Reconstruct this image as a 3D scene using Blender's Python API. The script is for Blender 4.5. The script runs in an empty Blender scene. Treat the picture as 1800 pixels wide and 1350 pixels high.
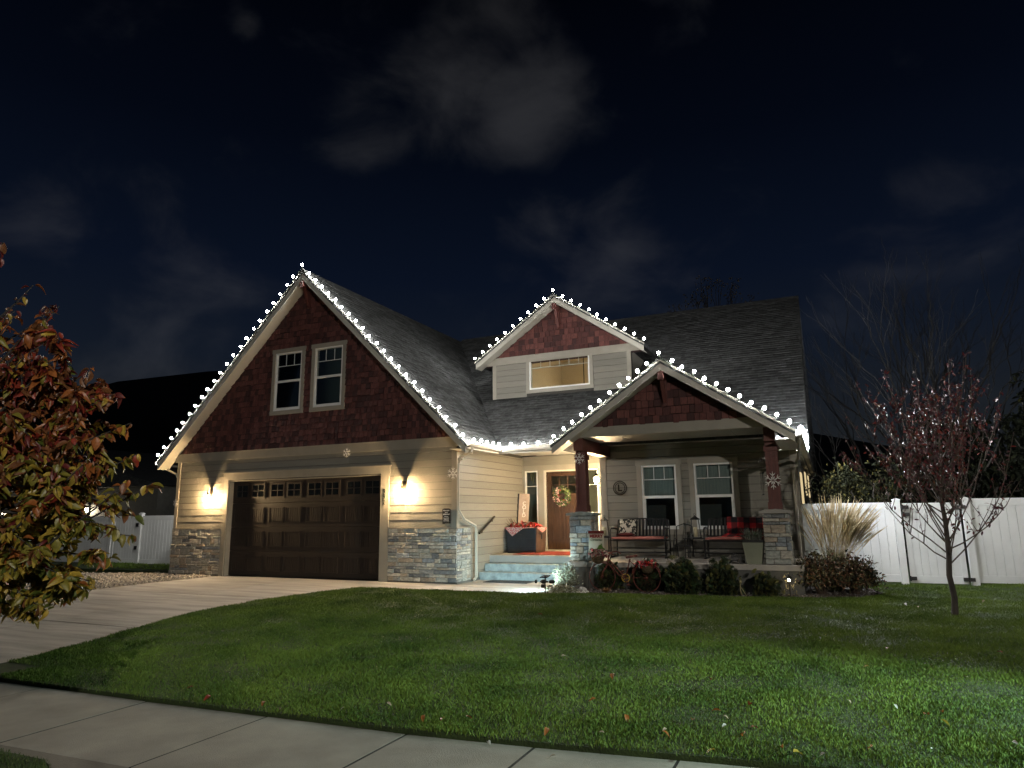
import bpy, math, random
import numpy as np
from mathutils import Vector, Matrix
random.seed(7); RNG = np.random.default_rng(7)
SC = bpy.context.scene
COL = SC.collection

# ---------------------------------------------------------------- camera
F_PX = 1189.8
CAM = Vector((0, 0, 1.49))
RT = Vector((0.90964436, 0.41521144, -0.01210786))
UP = Vector((0.08944895, -0.1673336, 0.98183418))
FW = Vector((-0.40564273, 0.89420296, 0.18935429))
cd = bpy.data.cameras.new('camera')
cd.sensor_fit = 'HORIZONTAL'; cd.sensor_width = 36; cd.lens = 36 * F_PX / 1800
cd.clip_start = 0.05; cd.clip_end = 3000
cam = bpy.data.objects.new('camera', cd); COL.objects.link(cam)
cam.matrix_world = Matrix(((RT.x, UP.x, -FW.x, CAM.x), (RT.y, UP.y, -FW.y, CAM.y), (RT.z, UP.z, -FW.z, CAM.z), (0, 0, 0, 1)))
SC.camera = cam

def ray(px, py):
    return RT * ((px - 900) / F_PX) - UP * ((py - 675) / F_PX) + FW
def at(px, py, d):                      # surveying helper: a photo pixel at distance d along the view axis
    return CAM + ray(px, py) * d
def atY(px, py, Y):
    r = ray(px, py); return CAM + r * ((Y - CAM.y) / r.y)

# ---------------------------------------------------------------- sky and exposure
SC.view_settings.view_transform = 'Standard'
SC.view_settings.look = 'None'
SC.view_settings.exposure = 2.6
SC.view_settings.gamma = 1.0
SC.view_settings.use_curve_mapping = False
SC.render.engine = 'CYCLES'
SC.cycles.use_denoising = True
SC.cycles.max_bounces = 6
SC.cycles.diffuse_bounces = 3
SC.cycles.transparent_max_bounces = 12
SC.cycles.caustics_reflective = False
SC.cycles.caustics_refractive = False
SC.cycles.sample_clamp_indirect = 3.0
SC.cycles.light_sampling_threshold = 0.003

world = bpy.data.worlds.new("World"); SC.world = world
world.use_nodes = True
nt = world.node_tree; nt.nodes.clear(); N = nt.nodes; L = nt.links
def wn(t, **k):
    n = N.new(t)
    for a, b in k.items(): setattr(n, a, b)
    return n
out = wn('ShaderNodeOutputWorld'); bg = wn('ShaderNodeBackground')
tc = wn('ShaderNodeTexCoord'); sep = wn('ShaderNodeSeparateXYZ'); L.new(tc.outputs['Generated'], sep.inputs[0])
ramp = wn('ShaderNodeValToRGB'); L.new(sep.outputs['Z'], ramp.inputs[0])
cr = ramp.color_ramp
stops = [(0.0, (.0150, .0165, .0185)), (.10, (.0112, .0135, .0165)), (.22, (.0060, .0094, .0175)), (.33, (.0030, .0056, .0140)),
         (.50, (.0011, .0023, .0060)), (.66, (.0004, .0008, .0022)), (1.0, (.0004, .0006, .0014))]
cr.elements[0].position = 0; cr.elements[0].color = stops[0][1] + (1,)
cr.elements[1].position = 1; cr.elements[1].color = stops[-1][1] + (1,)
for p_, c_ in stops[1:-1]:
    e = cr.elements.new(p_); e.color = c_ + (1,)
# clouds: noise on the view direction, thicker around a few bearings where the cloud banks stand
mp = wn('ShaderNodeMapping'); mp.inputs['Scale'].default_value = (1, 1, 1.5); L.new(tc.outputs['Generated'], mp.inputs[0])
n1 = wn('ShaderNodeTexNoise'); n1.inputs['Scale'].default_value = 6.0; n1.inputs['Detail'].default_value = 9; n1.inputs['Roughness'].default_value = .55
n1.inputs['Distortion'].default_value = .35
L.new(mp.outputs[0], n1.inputs['Vector'])
prev = None
for (px, py, rad, w) in [(610, 190, .11, .8), (800, 60, .16, .9), (930, 190, .105, 1.15), (700, 230, .05, .5), (960, 390, .085, .75), (1080, 430, .10, .75), (430, 220, .06, .45),
                         (1180, 20, .10, .5), (330, 560, .26, .5), (90, 430, .10, .5), (1600, 470, .22, .55), (1300, 360, .10, .4), (1000, 560, .2, .5), (430, 40, .03, .6)]:
    d = ray(px, py).normalized()
    vm = wn('ShaderNodeVectorMath', operation='DISTANCE'); L.new(tc.outputs['Generated'], vm.inputs[0]); vm.inputs[1].default_value = d
    mr = wn('ShaderNodeMapRange', interpolation_type='SMOOTHSTEP')
    mr.inputs['From Min'].default_value = rad * 1.5; mr.inputs['From Max'].default_value = 0.0
    mr.inputs['To Min'].default_value = 0; mr.inputs['To Max'].default_value = w
    L.new(vm.outputs['Value'], mr.inputs['Value'])
    if prev is None: prev = mr.outputs[0]
    else:
        ad = wn('ShaderNodeMath', operation='MAXIMUM'); L.new(prev, ad.inputs[0]); L.new(mr.outputs[0], ad.inputs[1]); prev = ad.outputs[0]
cl = wn('ShaderNodeMath', operation='MULTIPLY_ADD'); L.new(prev, cl.inputs[0]); cl.inputs[1].default_value = .42; L.new(n1.outputs['Fac'], cl.inputs[2])
mr2 = wn('ShaderNodeMapRange', interpolation_type='SMOOTHSTEP')
mr2.inputs['From Min'].default_value = .61; mr2.inputs['From Max'].default_value = 1.16
L.new(cl.outputs[0], mr2.inputs['Value'])
cc = wn('ShaderNodeMix', data_type='RGBA'); L.new(mr2.outputs[0], cc.inputs['Factor'])
cc.inputs['A'].default_value = (0, 0, 0, 1); cc.inputs['B'].default_value = (.0205, .0202, .0205, 1)
mx = wn('ShaderNodeMix', data_type='RGBA', blend_type='ADD'); mx.inputs['Factor'].default_value = 1
L.new(ramp.outputs[0], mx.inputs['A']); L.new(cc.outputs['Result'], mx.inputs['B'])
L.new(mx.outputs['Result'], bg.inputs['Color']); bg.inputs['Strength'].default_value = 0.165
L.new(bg.outputs[0], out.inputs[0])

NIGHT_FILL = bpy.data.lights.new('night_fill', 'SUN'); NIGHT_FILL.energy = 0.003; NIGHT_FILL.angle = math.radians(20); NIGHT_FILL.color = (.86, .93, 1)  # faint cool sun added as soft fill, no moon in view
mo = bpy.data.objects.new('night_fill', NIGHT_FILL); COL.objects.link(mo)
mo.rotation_euler = (math.radians(48), 0, math.radians(10))

def lamp(name, kind, loc, power, color, radius=.05, target=None, spot=None, blend=.5):
    d = bpy.data.lights.new(name, kind); d.energy = power; d.color = color; d.shadow_soft_size = radius
    o = bpy.data.objects.new(name, d); COL.objects.link(o); o.location = loc
    if kind == 'SPOT': d.spot_size = math.radians(spot or 60); d.spot_blend = blend
    if target is not None:
        o.rotation_euler = (Vector(target) - Vector(loc)).to_track_quat('-Z', 'Y').to_euler()
    return o
WARM = (1.0, .70, .36); COOL = (.93, .97, 1.0); CYAN = (.62, .93, 1.0)

# ---------------------------------------------------------------- materials
MATS = {}
def mat(name, col, rough=.7, var=.12, scale=6.0, bump=0.0, bscale=60.0, metal=0.0, col2=None, stretch=None, spec=.5, trans=0.0, emit=None, estr=0.0, detail=5, lo=.35, hi=.65, fine=0.0):
    if name in MATS: return MATS[name]
    m = bpy.data.materials.new(name); m.use_nodes = True
    t = m.node_tree; b = t.nodes['Principled BSDF']
    c2 = col2 if col2 else tuple(max(0, c * (1 - 2 * var)) for c in col)
    co = t.nodes.new('ShaderNodeTexCoord'); mpp = t.nodes.new('ShaderNodeMapping'); t.links.new(co.outputs['Object'], mpp.inputs[0])
    if stretch: mpp.inputs['Scale'].default_value = stretch
    nz = t.nodes.new('ShaderNodeTexNoise'); nz.inputs['Scale'].default_value = scale; nz.inputs['Detail'].default_value = detail
    nz.inputs['Roughness'].default_value = .6
    t.links.new(mpp.outputs[0], nz.inputs['Vector'])
    r = t.nodes.new('ShaderNodeMapRange'); r.inputs['From Min'].default_value = lo; r.inputs['From Max'].default_value = hi
    t.links.new(nz.outputs['Fac'], r.inputs['Value'])
    mxx = t.nodes.new('ShaderNodeMix'); mxx.data_type = 'RGBA'; t.links.new(r.outputs[0], mxx.inputs['Factor'])
    mxx.inputs['A'].default_value = tuple(c2) + (1,); mxx.inputs['B'].default_value = tuple(col) + (1,)
    t.links.new(mxx.outputs['Result'], b.inputs['Base Color'])
    b.inputs['Roughness'].default_value = rough; b.inputs['Metallic'].default_value = metal
    b.inputs['Specular IOR Level'].default_value = spec
    rr = t.nodes.new('ShaderNodeMapRange'); rr.inputs['To Min'].default_value = max(.05, rough - .12); rr.inputs['To Max'].default_value = min(1, rough + .1)
    t.links.new(nz.outputs['Fac'], rr.inputs['Value']); t.links.new(rr.outputs[0], b.inputs['Roughness'])
    if bump:
        bn = t.nodes.new('ShaderNodeTexNoise'); bn.inputs['Scale'].default_value = bscale; bn.inputs['Detail'].default_value = 4
        t.links.new(mpp.outputs[0], bn.inputs['Vector'])
        bb = t.nodes.new('ShaderNodeBump'); bb.inputs['Strength'].default_value = bump; bb.inputs['Distance'].default_value = .02
        t.links.new(bn.outputs['Fac'], bb.inputs['Height']); t.links.new(bb.outputs[0], b.inputs['Normal'])
    if trans:
        tr = t.nodes.new('ShaderNodeBsdfTranslucent'); t.links.new(mxx.outputs['Result'], tr.inputs['Color'])
        ms = t.nodes.new('ShaderNodeMixShader'); ms.inputs[0].default_value = trans
        o_ = t.nodes['Material Output']
        t.links.new(b.outputs[0], ms.inputs[1]); t.links.new(tr.outputs[0], ms.inputs[2]); t.links.new(ms.outputs[0], o_.inputs[0])
    if emit:
        b.inputs['Emission Color'].default_value = tuple(emit) + (1,); b.inputs['Emission Strength'].default_value = estr
    MATS[name] = m
    return m
def glow(name, col, s):
    if name in MATS: return MATS[name]
    m = bpy.data.materials.new(name); m.use_nodes = True; t = m.node_tree; t.nodes.clear()
    e = t.nodes.new('ShaderNodeEmission'); e.inputs[0].default_value = tuple(col) + (1,); e.inputs[1].default_value = s
    o_ = t.nodes.new('ShaderNodeOutputMaterial'); t.links.new(e.outputs[0], o_.inputs[0]); MATS[name] = m; return m
def glassmat(name, tint=(.9, .95, .95), ior=1.45):
    if name in MATS: return MATS[name]
    m = bpy.data.materials.new(name); m.use_nodes = True; t = m.node_tree; t.nodes.clear()
    a = t.nodes.new('ShaderNodeBsdfTransparent'); a.inputs[0].default_value = tint + (1,)
    g = t.nodes.new('ShaderNodeBsdfGlossy'); g.inputs['Roughness'].default_value = .03
    fr = t.nodes.new('ShaderNodeFresnel'); fr.inputs[0].default_value = ior
    nz = t.nodes.new('ShaderNodeTexNoise'); nz.inputs['Scale'].default_value = 1.3; bb = t.nodes.new('ShaderNodeBump'); bb.inputs['Strength'].default_value = .04
    t.links.new(nz.outputs[0], bb.inputs['Height']); t.links.new(bb.outputs[0], g.inputs['Normal'])
    ms = t.nodes.new('ShaderNodeMixShader'); o_ = t.nodes.new('ShaderNodeOutputMaterial')
    t.links.new(fr.outputs[0], ms.inputs[0]); t.links.new(a.outputs[0], ms.inputs[1]); t.links.new(g.outputs[0], ms.inputs[2]); t.links.new(ms.outputs[0], o_.inputs[0])
    MATS[name] = m; return m

M_SIDING = [mat('siding_%d' % i, c, .62, .06, 3, .35, 22, stretch=(1, 1, 14), spec=.35) for i, c in enumerate([(.225, .216, .186), (.210, .203, .175), (.240, .229, .197)])]
M_TRIM = mat('painted_trim', (.300, .280, .238), .55, .06, 4, .12, 60)
M_SOFFIT = mat('soffit_paint', (.42, .405, .35), .6, .05, 3)
M_FASCIA = mat('fascia_paint', (.46, .445, .39), .5, .05, 5, .1, 50)
M_SHAKE = [mat('red_shake_%d' % i, c, .75, .2, 9, .5, 35, stretch=(6, 6, .8)) for i, c in enumerate([(.140, .047, .042), (.100, .034, .031), (.175, .062, .054), (.070, .026, .025)])]
M_SHBACK = mat('shake_shadow_backing', (.035, .013, .012), .9)  # kept dark so gaps between the courses show as painted shadow lines
M_REDWOOD = mat('red_brown_wood', (.120, .034, .028), .6, .18, 8, .3, 40, stretch=(8, 8, .7))
M_ROOF = mat('asphalt_shingle', (.086, .091, .093), .93, .30, 7, .7, 220, spec=.25, detail=8)
M_ROOF2 = mat('asphalt_shingle_dark', (.054, .058, .060), .93, .30, 9, .7, 220, spec=.25, detail=8)
M_WHITE = mat('white_vinyl', (.78, .79, .78), .35, .03, 3)
M_FENCE = mat('fence_vinyl', (.72, .74, .74), .38, .05, 2.2, .05, 8)
M_GDOOR = mat('garage_door_paint', (.030, .023, .020), .52, .15, 5, .1, 90, stretch=(12, 12, 1), spec=.4)
M_BLACK = mat('black_metal', (.012, .012, .013), .42, .1, 10)
M_DKBRONZE = mat('bronze_metal', (.030, .024, .018), .38, .2, 9, metal=.6)
M_CONC = mat('concrete', (.42, .395, .36), .85, .17, 1.6, .35, 90, detail=9, lo=.3, hi=.7)
M_CONC2 = mat('broom_concrete', (.54, .52, .485), .85, .20, 1.3, .55, 34, col2=(.27, .258, .235), stretch=(.45, 3.6, 1), detail=10, lo=.3, hi=.7)
M_SIDEW = mat('sidewalk_concrete', (.36, .335, .29), .88, .20, 1.6, .4, 120, detail=11, lo=.3, hi=.7)
M_STEP = mat('step_concrete', (.36, .41, .41), .8, .25, 5, .3, 60, detail=8)
M_FOUND = mat('foundation_concrete', (.125, .125, .115), .9, .18, 3, .3, 40, detail=8)
STONE_C = [(.54, .51, .44), (.37, .38, .37), (.46, .45, .41), (.24, .25, .26), (.66, .62, .54), (.34, .38, .42), (.46, .39, .31), (.42, .44, .41)]
M_STONE = [mat('ledge_stone_%d' % i, c, .85, .22, 14, .9, 26, stretch=(1, 1, 2.2), detail=8) for i, c in enumerate(STONE_C)]
M_MORTAR = mat('stone_mortar', (.07, .068, .062), .95, .2, 20)
M_DARK = mat('dark_interior', (.040, .044, .043), .9)
M_GLASS = glassmat('window_glass')
M_BLIND = mat('grey_blind', (.27, .285, .265), .8, .16, 7, stretch=(5, 5, .2))
M_BLIND2 = mat('dark_blind', (.085, .110, .105), .8, .05, 3)
M_SCREEN = mat('insect_screen', (.022, .024, .026), .8, .05, 3)
M_GUTTER = mat('gutter_metal', (.46, .43, .37), .4, .05, 6)
M_DIRT = mat('mulch', (.060, .050, .042), .95, .3, 40, 1.0, 70, detail=8)

# ---------------------------------------------------------------- object helpers
def link(name, data, parent=None, loc=None, rot=None):
    o = bpy.data.objects.new(name, data); COL.objects.link(o)
    if parent is not None: o.parent = parent
    if loc is not None: o.location = loc
    if rot is not None: o.rotation_euler = rot
    return o
def tag(o, label=None, cat=None, group=None, kind=None):
    if label: o['label'] = label
    if cat: o['category'] = cat
    if group: o['group'] = group
    if kind: o['kind'] = kind
    return o
def thing(name, label, cat, loc=(0, 0, 0), rz=0, group=None):
    o = link(name, None, None, loc, (0, 0, rz)); o.empty_display_size = .2
    return tag(o, label, cat, group)
def wpos(o):
    v = Vector((0, 0, 0))
    while o is not None: v += Vector(o.location); o = o.parent
    return v
class MB:
    def __init__(s): s.v = []; s.f = []; s.m = []; s.k = 0
    def add(s, vs, fs):
        b = len(s.v); s.v += [tuple(v) for v in vs]; s.f += [tuple(b + i for i in f) for f in fs]; s.m += [s.k] * len(fs); return s
    def box(s, x0, y0, z0, x1, y1, z1):
        return s.add([(x0, y0, z0), (x1, y0, z0), (x1, y1, z0), (x0, y1, z0), (x0, y0, z1), (x1, y0, z1), (x1, y1, z1), (x0, y1, z1)],
                     [(0, 3, 2, 1), (4, 5, 6, 7), (0, 1, 5, 4), (1, 2, 6, 5), (2, 3, 7, 6), (3, 0, 4, 7)])
    def hexa(s, a, b):      # two quads (lists of 4 points) joined
        return s.add(list(a) + list(b), [(0, 3, 2, 1), (4, 5, 6, 7), (0, 1, 5, 4), (1, 2, 6, 5), (2, 3, 7, 6), (3, 0, 4, 7)])
    def prism(s, poly, axis, a0, a1):   # polygon in the plane across AXIS, extruded from a0 to a1
        def p3(u, w, a): return {'x': (a, u, w), 'y': (u, a, w), 'z': (u, w, a)}[axis]
        n = len(poly); vs = [p3(u, w, a0) for u, w in poly] + [p3(u, w, a1) for u, w in poly]
        return s.add(vs, [tuple(range(n)), tuple(range(2 * n - 1, n - 1, -1))] + [(i, i + n, (i + 1) % n + n, (i + 1) % n) for i in range(n)])
    def tube(s, pts, r, n=8, cap=True):
        pts = [Vector(p) for p in pts]; rs = r if isinstance(r, (list, tuple)) else [r] * len(pts)
        vs = []; prevx = None
        for i, p in enumerate(pts):
            d = (pts[min(i + 1, len(pts) - 1)] - pts[max(i - 1, 0)])
            d = d.normalized() if d.length > 1e-9 else Vector((0, 0, 1))
            if prevx is None:
                a = Vector((0, 0, 1)) if abs(d.z) < .9 else Vector((1, 0, 0)); x = d.cross(a).normalized()
            else:
                x = prevx - d * prevx.dot(d); x = x.normalized() if x.length > 1e-6 else d.orthogonal().normalized()
            prevx = x; y = d.cross(x)
            for k in range(n):
                t = 2 * math.pi * k / n; vs.append(p + (x * math.cos(t) + y * math.sin(t)) * rs[i])
        fs = []
        for i in range(len(pts) - 1):
            for k in range(n): fs.append((i * n + k, i * n + (k + 1) % n, (i + 1) * n + (k + 1) % n, (i + 1) * n + k))
        if cap: fs += [tuple(range(n - 1, -1, -1)), tuple((len(pts) - 1) * n + k for k in range(n))]
        return s.add(vs, fs)
    def lathe(s, prof, n=16, c=(0, 0, 0)):
        vs = []; fs = []
        for r, z in prof:
            for k in range(n):
                t = 2 * math.pi * k / n; vs.append((c[0] + r * math.cos(t), c[1] + r * math.sin(t), c[2] + z))
        for i in range(len(prof) - 1):
            for k in range(n): fs.append((i * n + k, i * n + (k + 1) % n, (i + 1) * n + (k + 1) % n, (i + 1) * n + k))
        fs += [tuple(range(n - 1, -1, -1)), tuple((len(prof) - 1) * n + k for k in range(n))]
        return s.add(vs, fs)
    def ball(s, c, r, n=8, m=6, sq=(1, 1, 1)):
        prof = [(max(1e-4, math.sin(math.pi * i / m)) , -math.cos(math.pi * i / m)) for i in range(m + 1)]
        vs = []; fs = []
        for a, z in prof:
            for k in range(n):
                t = 2 * math.pi * k / n; vs.append((c[0] + r * sq[0] * a * math.cos(t), c[1] + r * sq[1] * a * math.sin(t), c[2] + r * sq[2] * z))
        for i in range(m):
            for k in range(n): fs.append((i * n + k, i * n + (k + 1) % n, (i + 1) * n + (k + 1) % n, (i + 1) * n + k))
        return s.add(vs, fs)
    def torus(s, c, R, r, axis='y', n=28, k=6):
        vs = []; fs = []
        for i in range(n):
            t = 2 * math.pi * i / n
            for j in range(k):
                q = 2 * math.pi * j / k; rr = R + r * math.cos(q); h = r * math.sin(q)
                u, w = rr * math.cos(t), rr * math.sin(t)
                vs.append({'y': (c[0] + u, c[1] + h, c[2] + w), 'z': (c[0] + u, c[1] + w, c[2] + h), 'x': (c[0] + h, c[1] + u, c[2] + w)}[axis])
        for i in range(n):
            for j in range(k): fs.append((i * k + j, ((i + 1) % n) * k + j, ((i + 1) % n) * k + (j + 1) % k, i * k + (j + 1) % k))
        return s.add(vs, fs)
    def mesh(s, name, mats, smooth=False):
        me = bpy.data.meshes.new(name); me.from_pydata(s.v, [], s.f)
        for m in (mats if isinstance(mats, (list, tuple)) else [mats]): me.materials.append(m)
        if any(s.m): me.polygons.foreach_set('material_index', s.m)
        if smooth: me.polygons.foreach_set('use_smooth', [True] * len(s.f))
        me.update(); return me
    def build(s, name, mats, parent=None, smooth=False, world=False, kind=None, bevel=0, label=None):
        """world=True: the vertices are world coordinates even under a parent"""
        o = link(name, s.mesh(name, mats, smooth), parent)
        if parent is not None and world:
            base = wpos(parent); o.location = -base
            # put the origin of the part near its own geometry
        if kind: o['kind'] = kind
        if label: o['label'] = label
        if bevel:
            b = o.modifiers.new('bevel', 'BEVEL'); b.width = bevel; b.segments = 2; b.limit_method = 'ANGLE'
        return o
def copy_tree(o, parent=None):
    kids = list(o.children)
    c = o.copy(); COL.objects.link(c); c.parent = parent
    for k in kids: copy_tree(k, c)
    return c
def text(name, s, size, mt, parent, loc, rot=(math.pi / 2, 0, 0), depth=.004, align='CENTER', spacing=1.0, line=1.0, shear=0, bold=0):
    c = bpy.data.curves.new(name, 'FONT'); c.body = s; c.size = size; c.extrude = depth; c.align_x = align; c.align_y = 'CENTER'
    c.space_character = spacing; c.space_line = line; c.shear = shear; c.offset = bold
    tmp = bpy.data.objects.new(name, c); COL.objects.link(tmp)
    dg = bpy.context.evaluated_depsgraph_get(); me = bpy.data.meshes.new_from_object(tmp.evaluated_get(dg))
    bpy.data.objects.remove(tmp); me.materials.clear(); me.materials.append(mt)
    return link(name, me, parent, loc, rot)

# ================================================================ GROUND
def base(x, y):
    t = min(1, max(0, (y - 4.8) / 7.2)); z = -.2 + .2 * (t * t * (3 - 2 * t) * .4 + t * .6)
    if x > 2.4: z += min(.09, (x - 2.4) * .06) * min(1, max(0, (y - 12) / 4))
    return z
def base_np(x, y):
    t = np.clip((y - 4.8) / 7.2, 0, 1); z = -.2 + .2 * (t * t * (3 - 2 * t) * .4 + t * .6)
    return z + np.where(x > 2.4, np.minimum(.09, (x - 2.4) * .06) * np.clip((y - 12) / 4, 0, 1), 0)
def inpoly(px, py, poly):
    c = np.zeros(len(px), bool); n = len(poly)
    for i in range(n):
        x1, y1 = poly[i]; x2, y2 = poly[(i + 1) % n]
        if y1 == y2: continue
        m = ((y1 > py) != (y2 > py)) & (px < (x2 - x1) * (py - y1) / (y2 - y1) + x1); c ^= m
    return c
M_GROUND = mat('bare_ground', (.030, .033, .020), .95, .3, 1.2, .5, 20)
M_ROAD = mat('asphalt', (.05, .05, .05), .9, .2, 3, .5, 150)
MB().add([(-1200, -1200, -.62), (1200, -1200, -.62), (1200, 1600, -.62), (-1200, 1600, -.62)], [(0, 1, 2, 3)]).build('ground', M_GROUND, kind='structure')
MB().add([(-60, -9, -.34), (60, -9, -.34), (60, .9, -.34), (-60, .9, -.34)], [(0, 1, 2, 3)]).build('road', M_ROAD, kind='structure')
k = MB(); k.prism([(.9, -.5), (.9, -.22), (.93, -.2), (1.05, -.2), (1.05, -.5)], 'x', -60, 60); k.build('kerb', M_CONC, kind='structure')

def side_edge(x):
    xs = [-60, -8.2, -6, -4.5, -3.1, -2.1, -1.1, .4, 3, 60]; ys = [4.74, 4.74, 4.78, 4.84, 4.89, 4.99, 5.12, 5.3, 5.5, 5.6]
    return float(np.interp(x, xs, ys))
M_JOINT = mat('joint_filler', (.012, .011, .009), .95)
sw = tag(link('sidewalk', None), kind='structure')
jx = [-18.0, -16.5, -15.0, -13.5, -12.0, -10.5, -9.0, -7.5, -6.0, -4.56, -3.17, -2.12, -1.09, .35, 1.85, 3.35, 4.85, 6.35, 7.85]
for a, b in zip(jx[:-1], jx[1:]):
    g = .012; z = -.2 + random.uniform(-.003, .003)
    ya, yb = side_edge(a), side_edge(b)
    m = MB(); m.hexa([(a + g, ya - 1.29, -.32), (b - g, yb - 1.29, -.32), (b - g, yb, -.32), (a + g, ya, -.32)],
                     [(a + g, ya - 1.29, z), (b - g, yb - 1.29, z), (b - g, yb, z), (a + g, ya, z)])
    m.build('slab', M_SIDEW, sw)
    MB().hexa([(b - g, yb - 1.29, -.32), (b + g, yb - 1.29, -.32), (b + g, yb, -.32), (b - g, yb, -.32)], [(b - g, yb - 1.29, -.2035), (b + g, yb - 1.29, -.2035), (b + g, yb, -.2035), (b - g, yb, -.2035)]).build('joint', M_JOINT, sw)

# driveway slabs
def dr(y): return float(np.interp(y, [4.9, 5.3, 5.85, 6.9, 8.2, 9.2, 10, 12.3, 14], [-9.0, -9.08, -9.12, -9.42, -9.82, -9.88, -9.8, -9.06, -9.06]))
def dl(y): return float(np.interp(y, [4.9, 9, 10.36, 13.6], [-15.6, -15.2, -14.95, -14.62]))
dw = tag(link('driveway', None), kind='structure')
def slab(parent, poly, m=M_CONC2, top=0.0, th=.12):
    mb = MB(); n = len(poly)
    vs = [(x, y, base(x, y) + top) for x, y in poly]; lo = [(x, y, z - th) for x, y, z in vs]
    mb.add(vs + lo, [tuple(range(n))] + [(i, i + n, (i + 1) % n + n, (i + 1) % n) for i in range(n)])
    return mb.build('slab', m, parent, bevel=.006)
for s_ in (dw,): pass
g = .011
for y0, y1 in [(4.76, 7.45), (7.45, 10.45), (10.45, 13.62)]:
    ys = np.linspace(y0 + g, y1 - g, 8)
    slab(dw, [(dl(y0 + g), y0 + g), (-11.85 - g, y0 + g)] + [(-11.85 - g, y) for y in ys[1:]] + [(dl(y), y) for y in ys[::-1][:-1]])
    slab(dw, [(-11.85 + g, y0 + g)] + [(dr(y), y) for y in ys] + [(-11.85 + g, y) for y in ys[::-1][:-1]])
for y in (7.45, 10.45): slab(dw, [(dl(y), y - .02), (dr(y), y - .02), (dr(y), y + .02), (dl(y), y + .02)], M_JOINT, -.005).name = 'joint'
slab(dw, [(-11.87, 4.8), (-11.83, 4.8), (-11.83, 7.4), (-11.87, 7.4)], M_JOINT, -.005).name = 'joint'
slab(dw, [(-11.87, 7.5), (-11.83, 7.5), (-11.83, 10.4), (-11.87, 10.4)], M_JOINT, -.005).name = 'joint'
slab(dw, [(-11.87, 10.5), (-11.83, 10.5), (-11.83, 13.6), (-11.87, 13.6)], M_JOINT, -.005).name = 'joint'
wk = tag(link('walkway', None), kind='structure')
slab(wk, [(-9.05, 12.16), (-7.1 - g, 12.16), (-7.1 - g, 14.75), (-9.05, 14.75)], M_CONC2, .001)
slab(wk, [(-7.1 + g, 12.16), (-5.35, 12.16), (-5.0, 12.7), (-4.9, 13.4), (-4.9, 14.75), (-7.1 + g, 14.75)], M_CONC2, .001)

# lawn sheets
BEDF = [(-5.35, 12.14), (-4.9, 12.3), (-4.3, 12.5), (-3.6, 12.62), (-2.6, 12.7), (-1.5, 12.8), (-.7, 12.95), (.1, 13.15), (.65, 13.6), (.8, 14.2), (.6, 15.0), (.1, 15.6), (-.5, 15.8)]
xs_front = [-9.05, -8.2, -6, -4.5, -3.1, -2.1, -1.1, .4, 3, 9]
LAWN = [(x, side_edge(x) + .02) for x in xs_front] + [(9, 22), (-.5, 22)] + BEDF[::-1] + [(-9.05, 12.1)] + [(dr(y) + .02, y) for y in (12.0, 10.8, 10, 9.2, 8.2, 6.9, 5.85, 5.3)]
LEFTG = [(-40, 14.3), (-16.9, 13.9), (-16.9, 19), (-40, 19)]
VERGE = [(-14, 1.07), (-14, 3.36), (-8, 3.36), (-5.2, 3.36), (-4.9, 3.22), (-4.6, 3.0), (-3.2, 2.6), (-1, 2.6), (3, 2.6), (3, 1.07)]
M_LAWN = mat('lawn_thatch', (.036, .062, .014), .95, .25, 5, 1.0, 60, detail=8)
def sheet(name, poly, dz, m, step=.5, rough=.006):
    xs = [p[0] for p in poly]; ys = [p[1] for p in poly]
    import bmesh
    bm = bmesh.new(); vs = [bm.verts.new((x, y, 0)) for x, y in poly]; bm.faces.new(vs)
    for ax in (0, 1):
        lo, hi = (min(xs), max(xs)) if ax == 0 else (min(ys), max(ys))
        c = lo + step
        while c < hi:
            co = (c, 0, 0) if ax == 0 else (0, c, 0); no = (1, 0, 0) if ax == 0 else (0, 1, 0)
            bmesh.ops.bisect_plane(bm, geom=bm.verts[:] + bm.edges[:] + bm.faces[:], plane_co=co, plane_no=no)
            c += step
    for v in bm.verts: v.co.z = base(v.co.x, v.co.y) + dz + random.uniform(-rough, rough)
    # skirt down at the outline
    be = [e for e in bm.edges if e.is_boundary]
    r = bmesh.ops.extrude_edge_only(bm, edges=be)
    for v in [q for q in r['geom'] if isinstance(q, bmesh.types.BMVert)]: v.co.z -= .2
    me = bpy.data.meshes.new(name); bm.to_mesh(me); bm.free(); me.materials.append(m)
    return tag(link(name, me), kind='structure')
sheet('lawn', LAWN, .03, M_LAWN)
sheet('side_lawn', LEFTG, .03, M_LAWN, 1.0)
sheet('verge', VERGE, .02, M_LAWN)
sheet('planting_bed', BEDF + [(-.45, 14.0), (-.45, 13.5), (-4.92, 13.5), (-4.92, 12.75)], .012, M_DIRT, .2, .018)
M_GRAVEL = mat('gravel', (.33, .29, .24), .9, .3, 30, 1.0, 60)
GRAV = [(dl(5) - .02, 4.8), (dl(9) - .02, 9.0), (dl(10.36) - .02, 10.36), (-14.66, 13.5), (-14.64, 13.62), (-17.0, 13.85), (-21, 12.9), (-22, 10.2), (-20, 4.8)]
sheet('gravel_strip', GRAV, -.01, M_GRAVEL, .5, .012)
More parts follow.
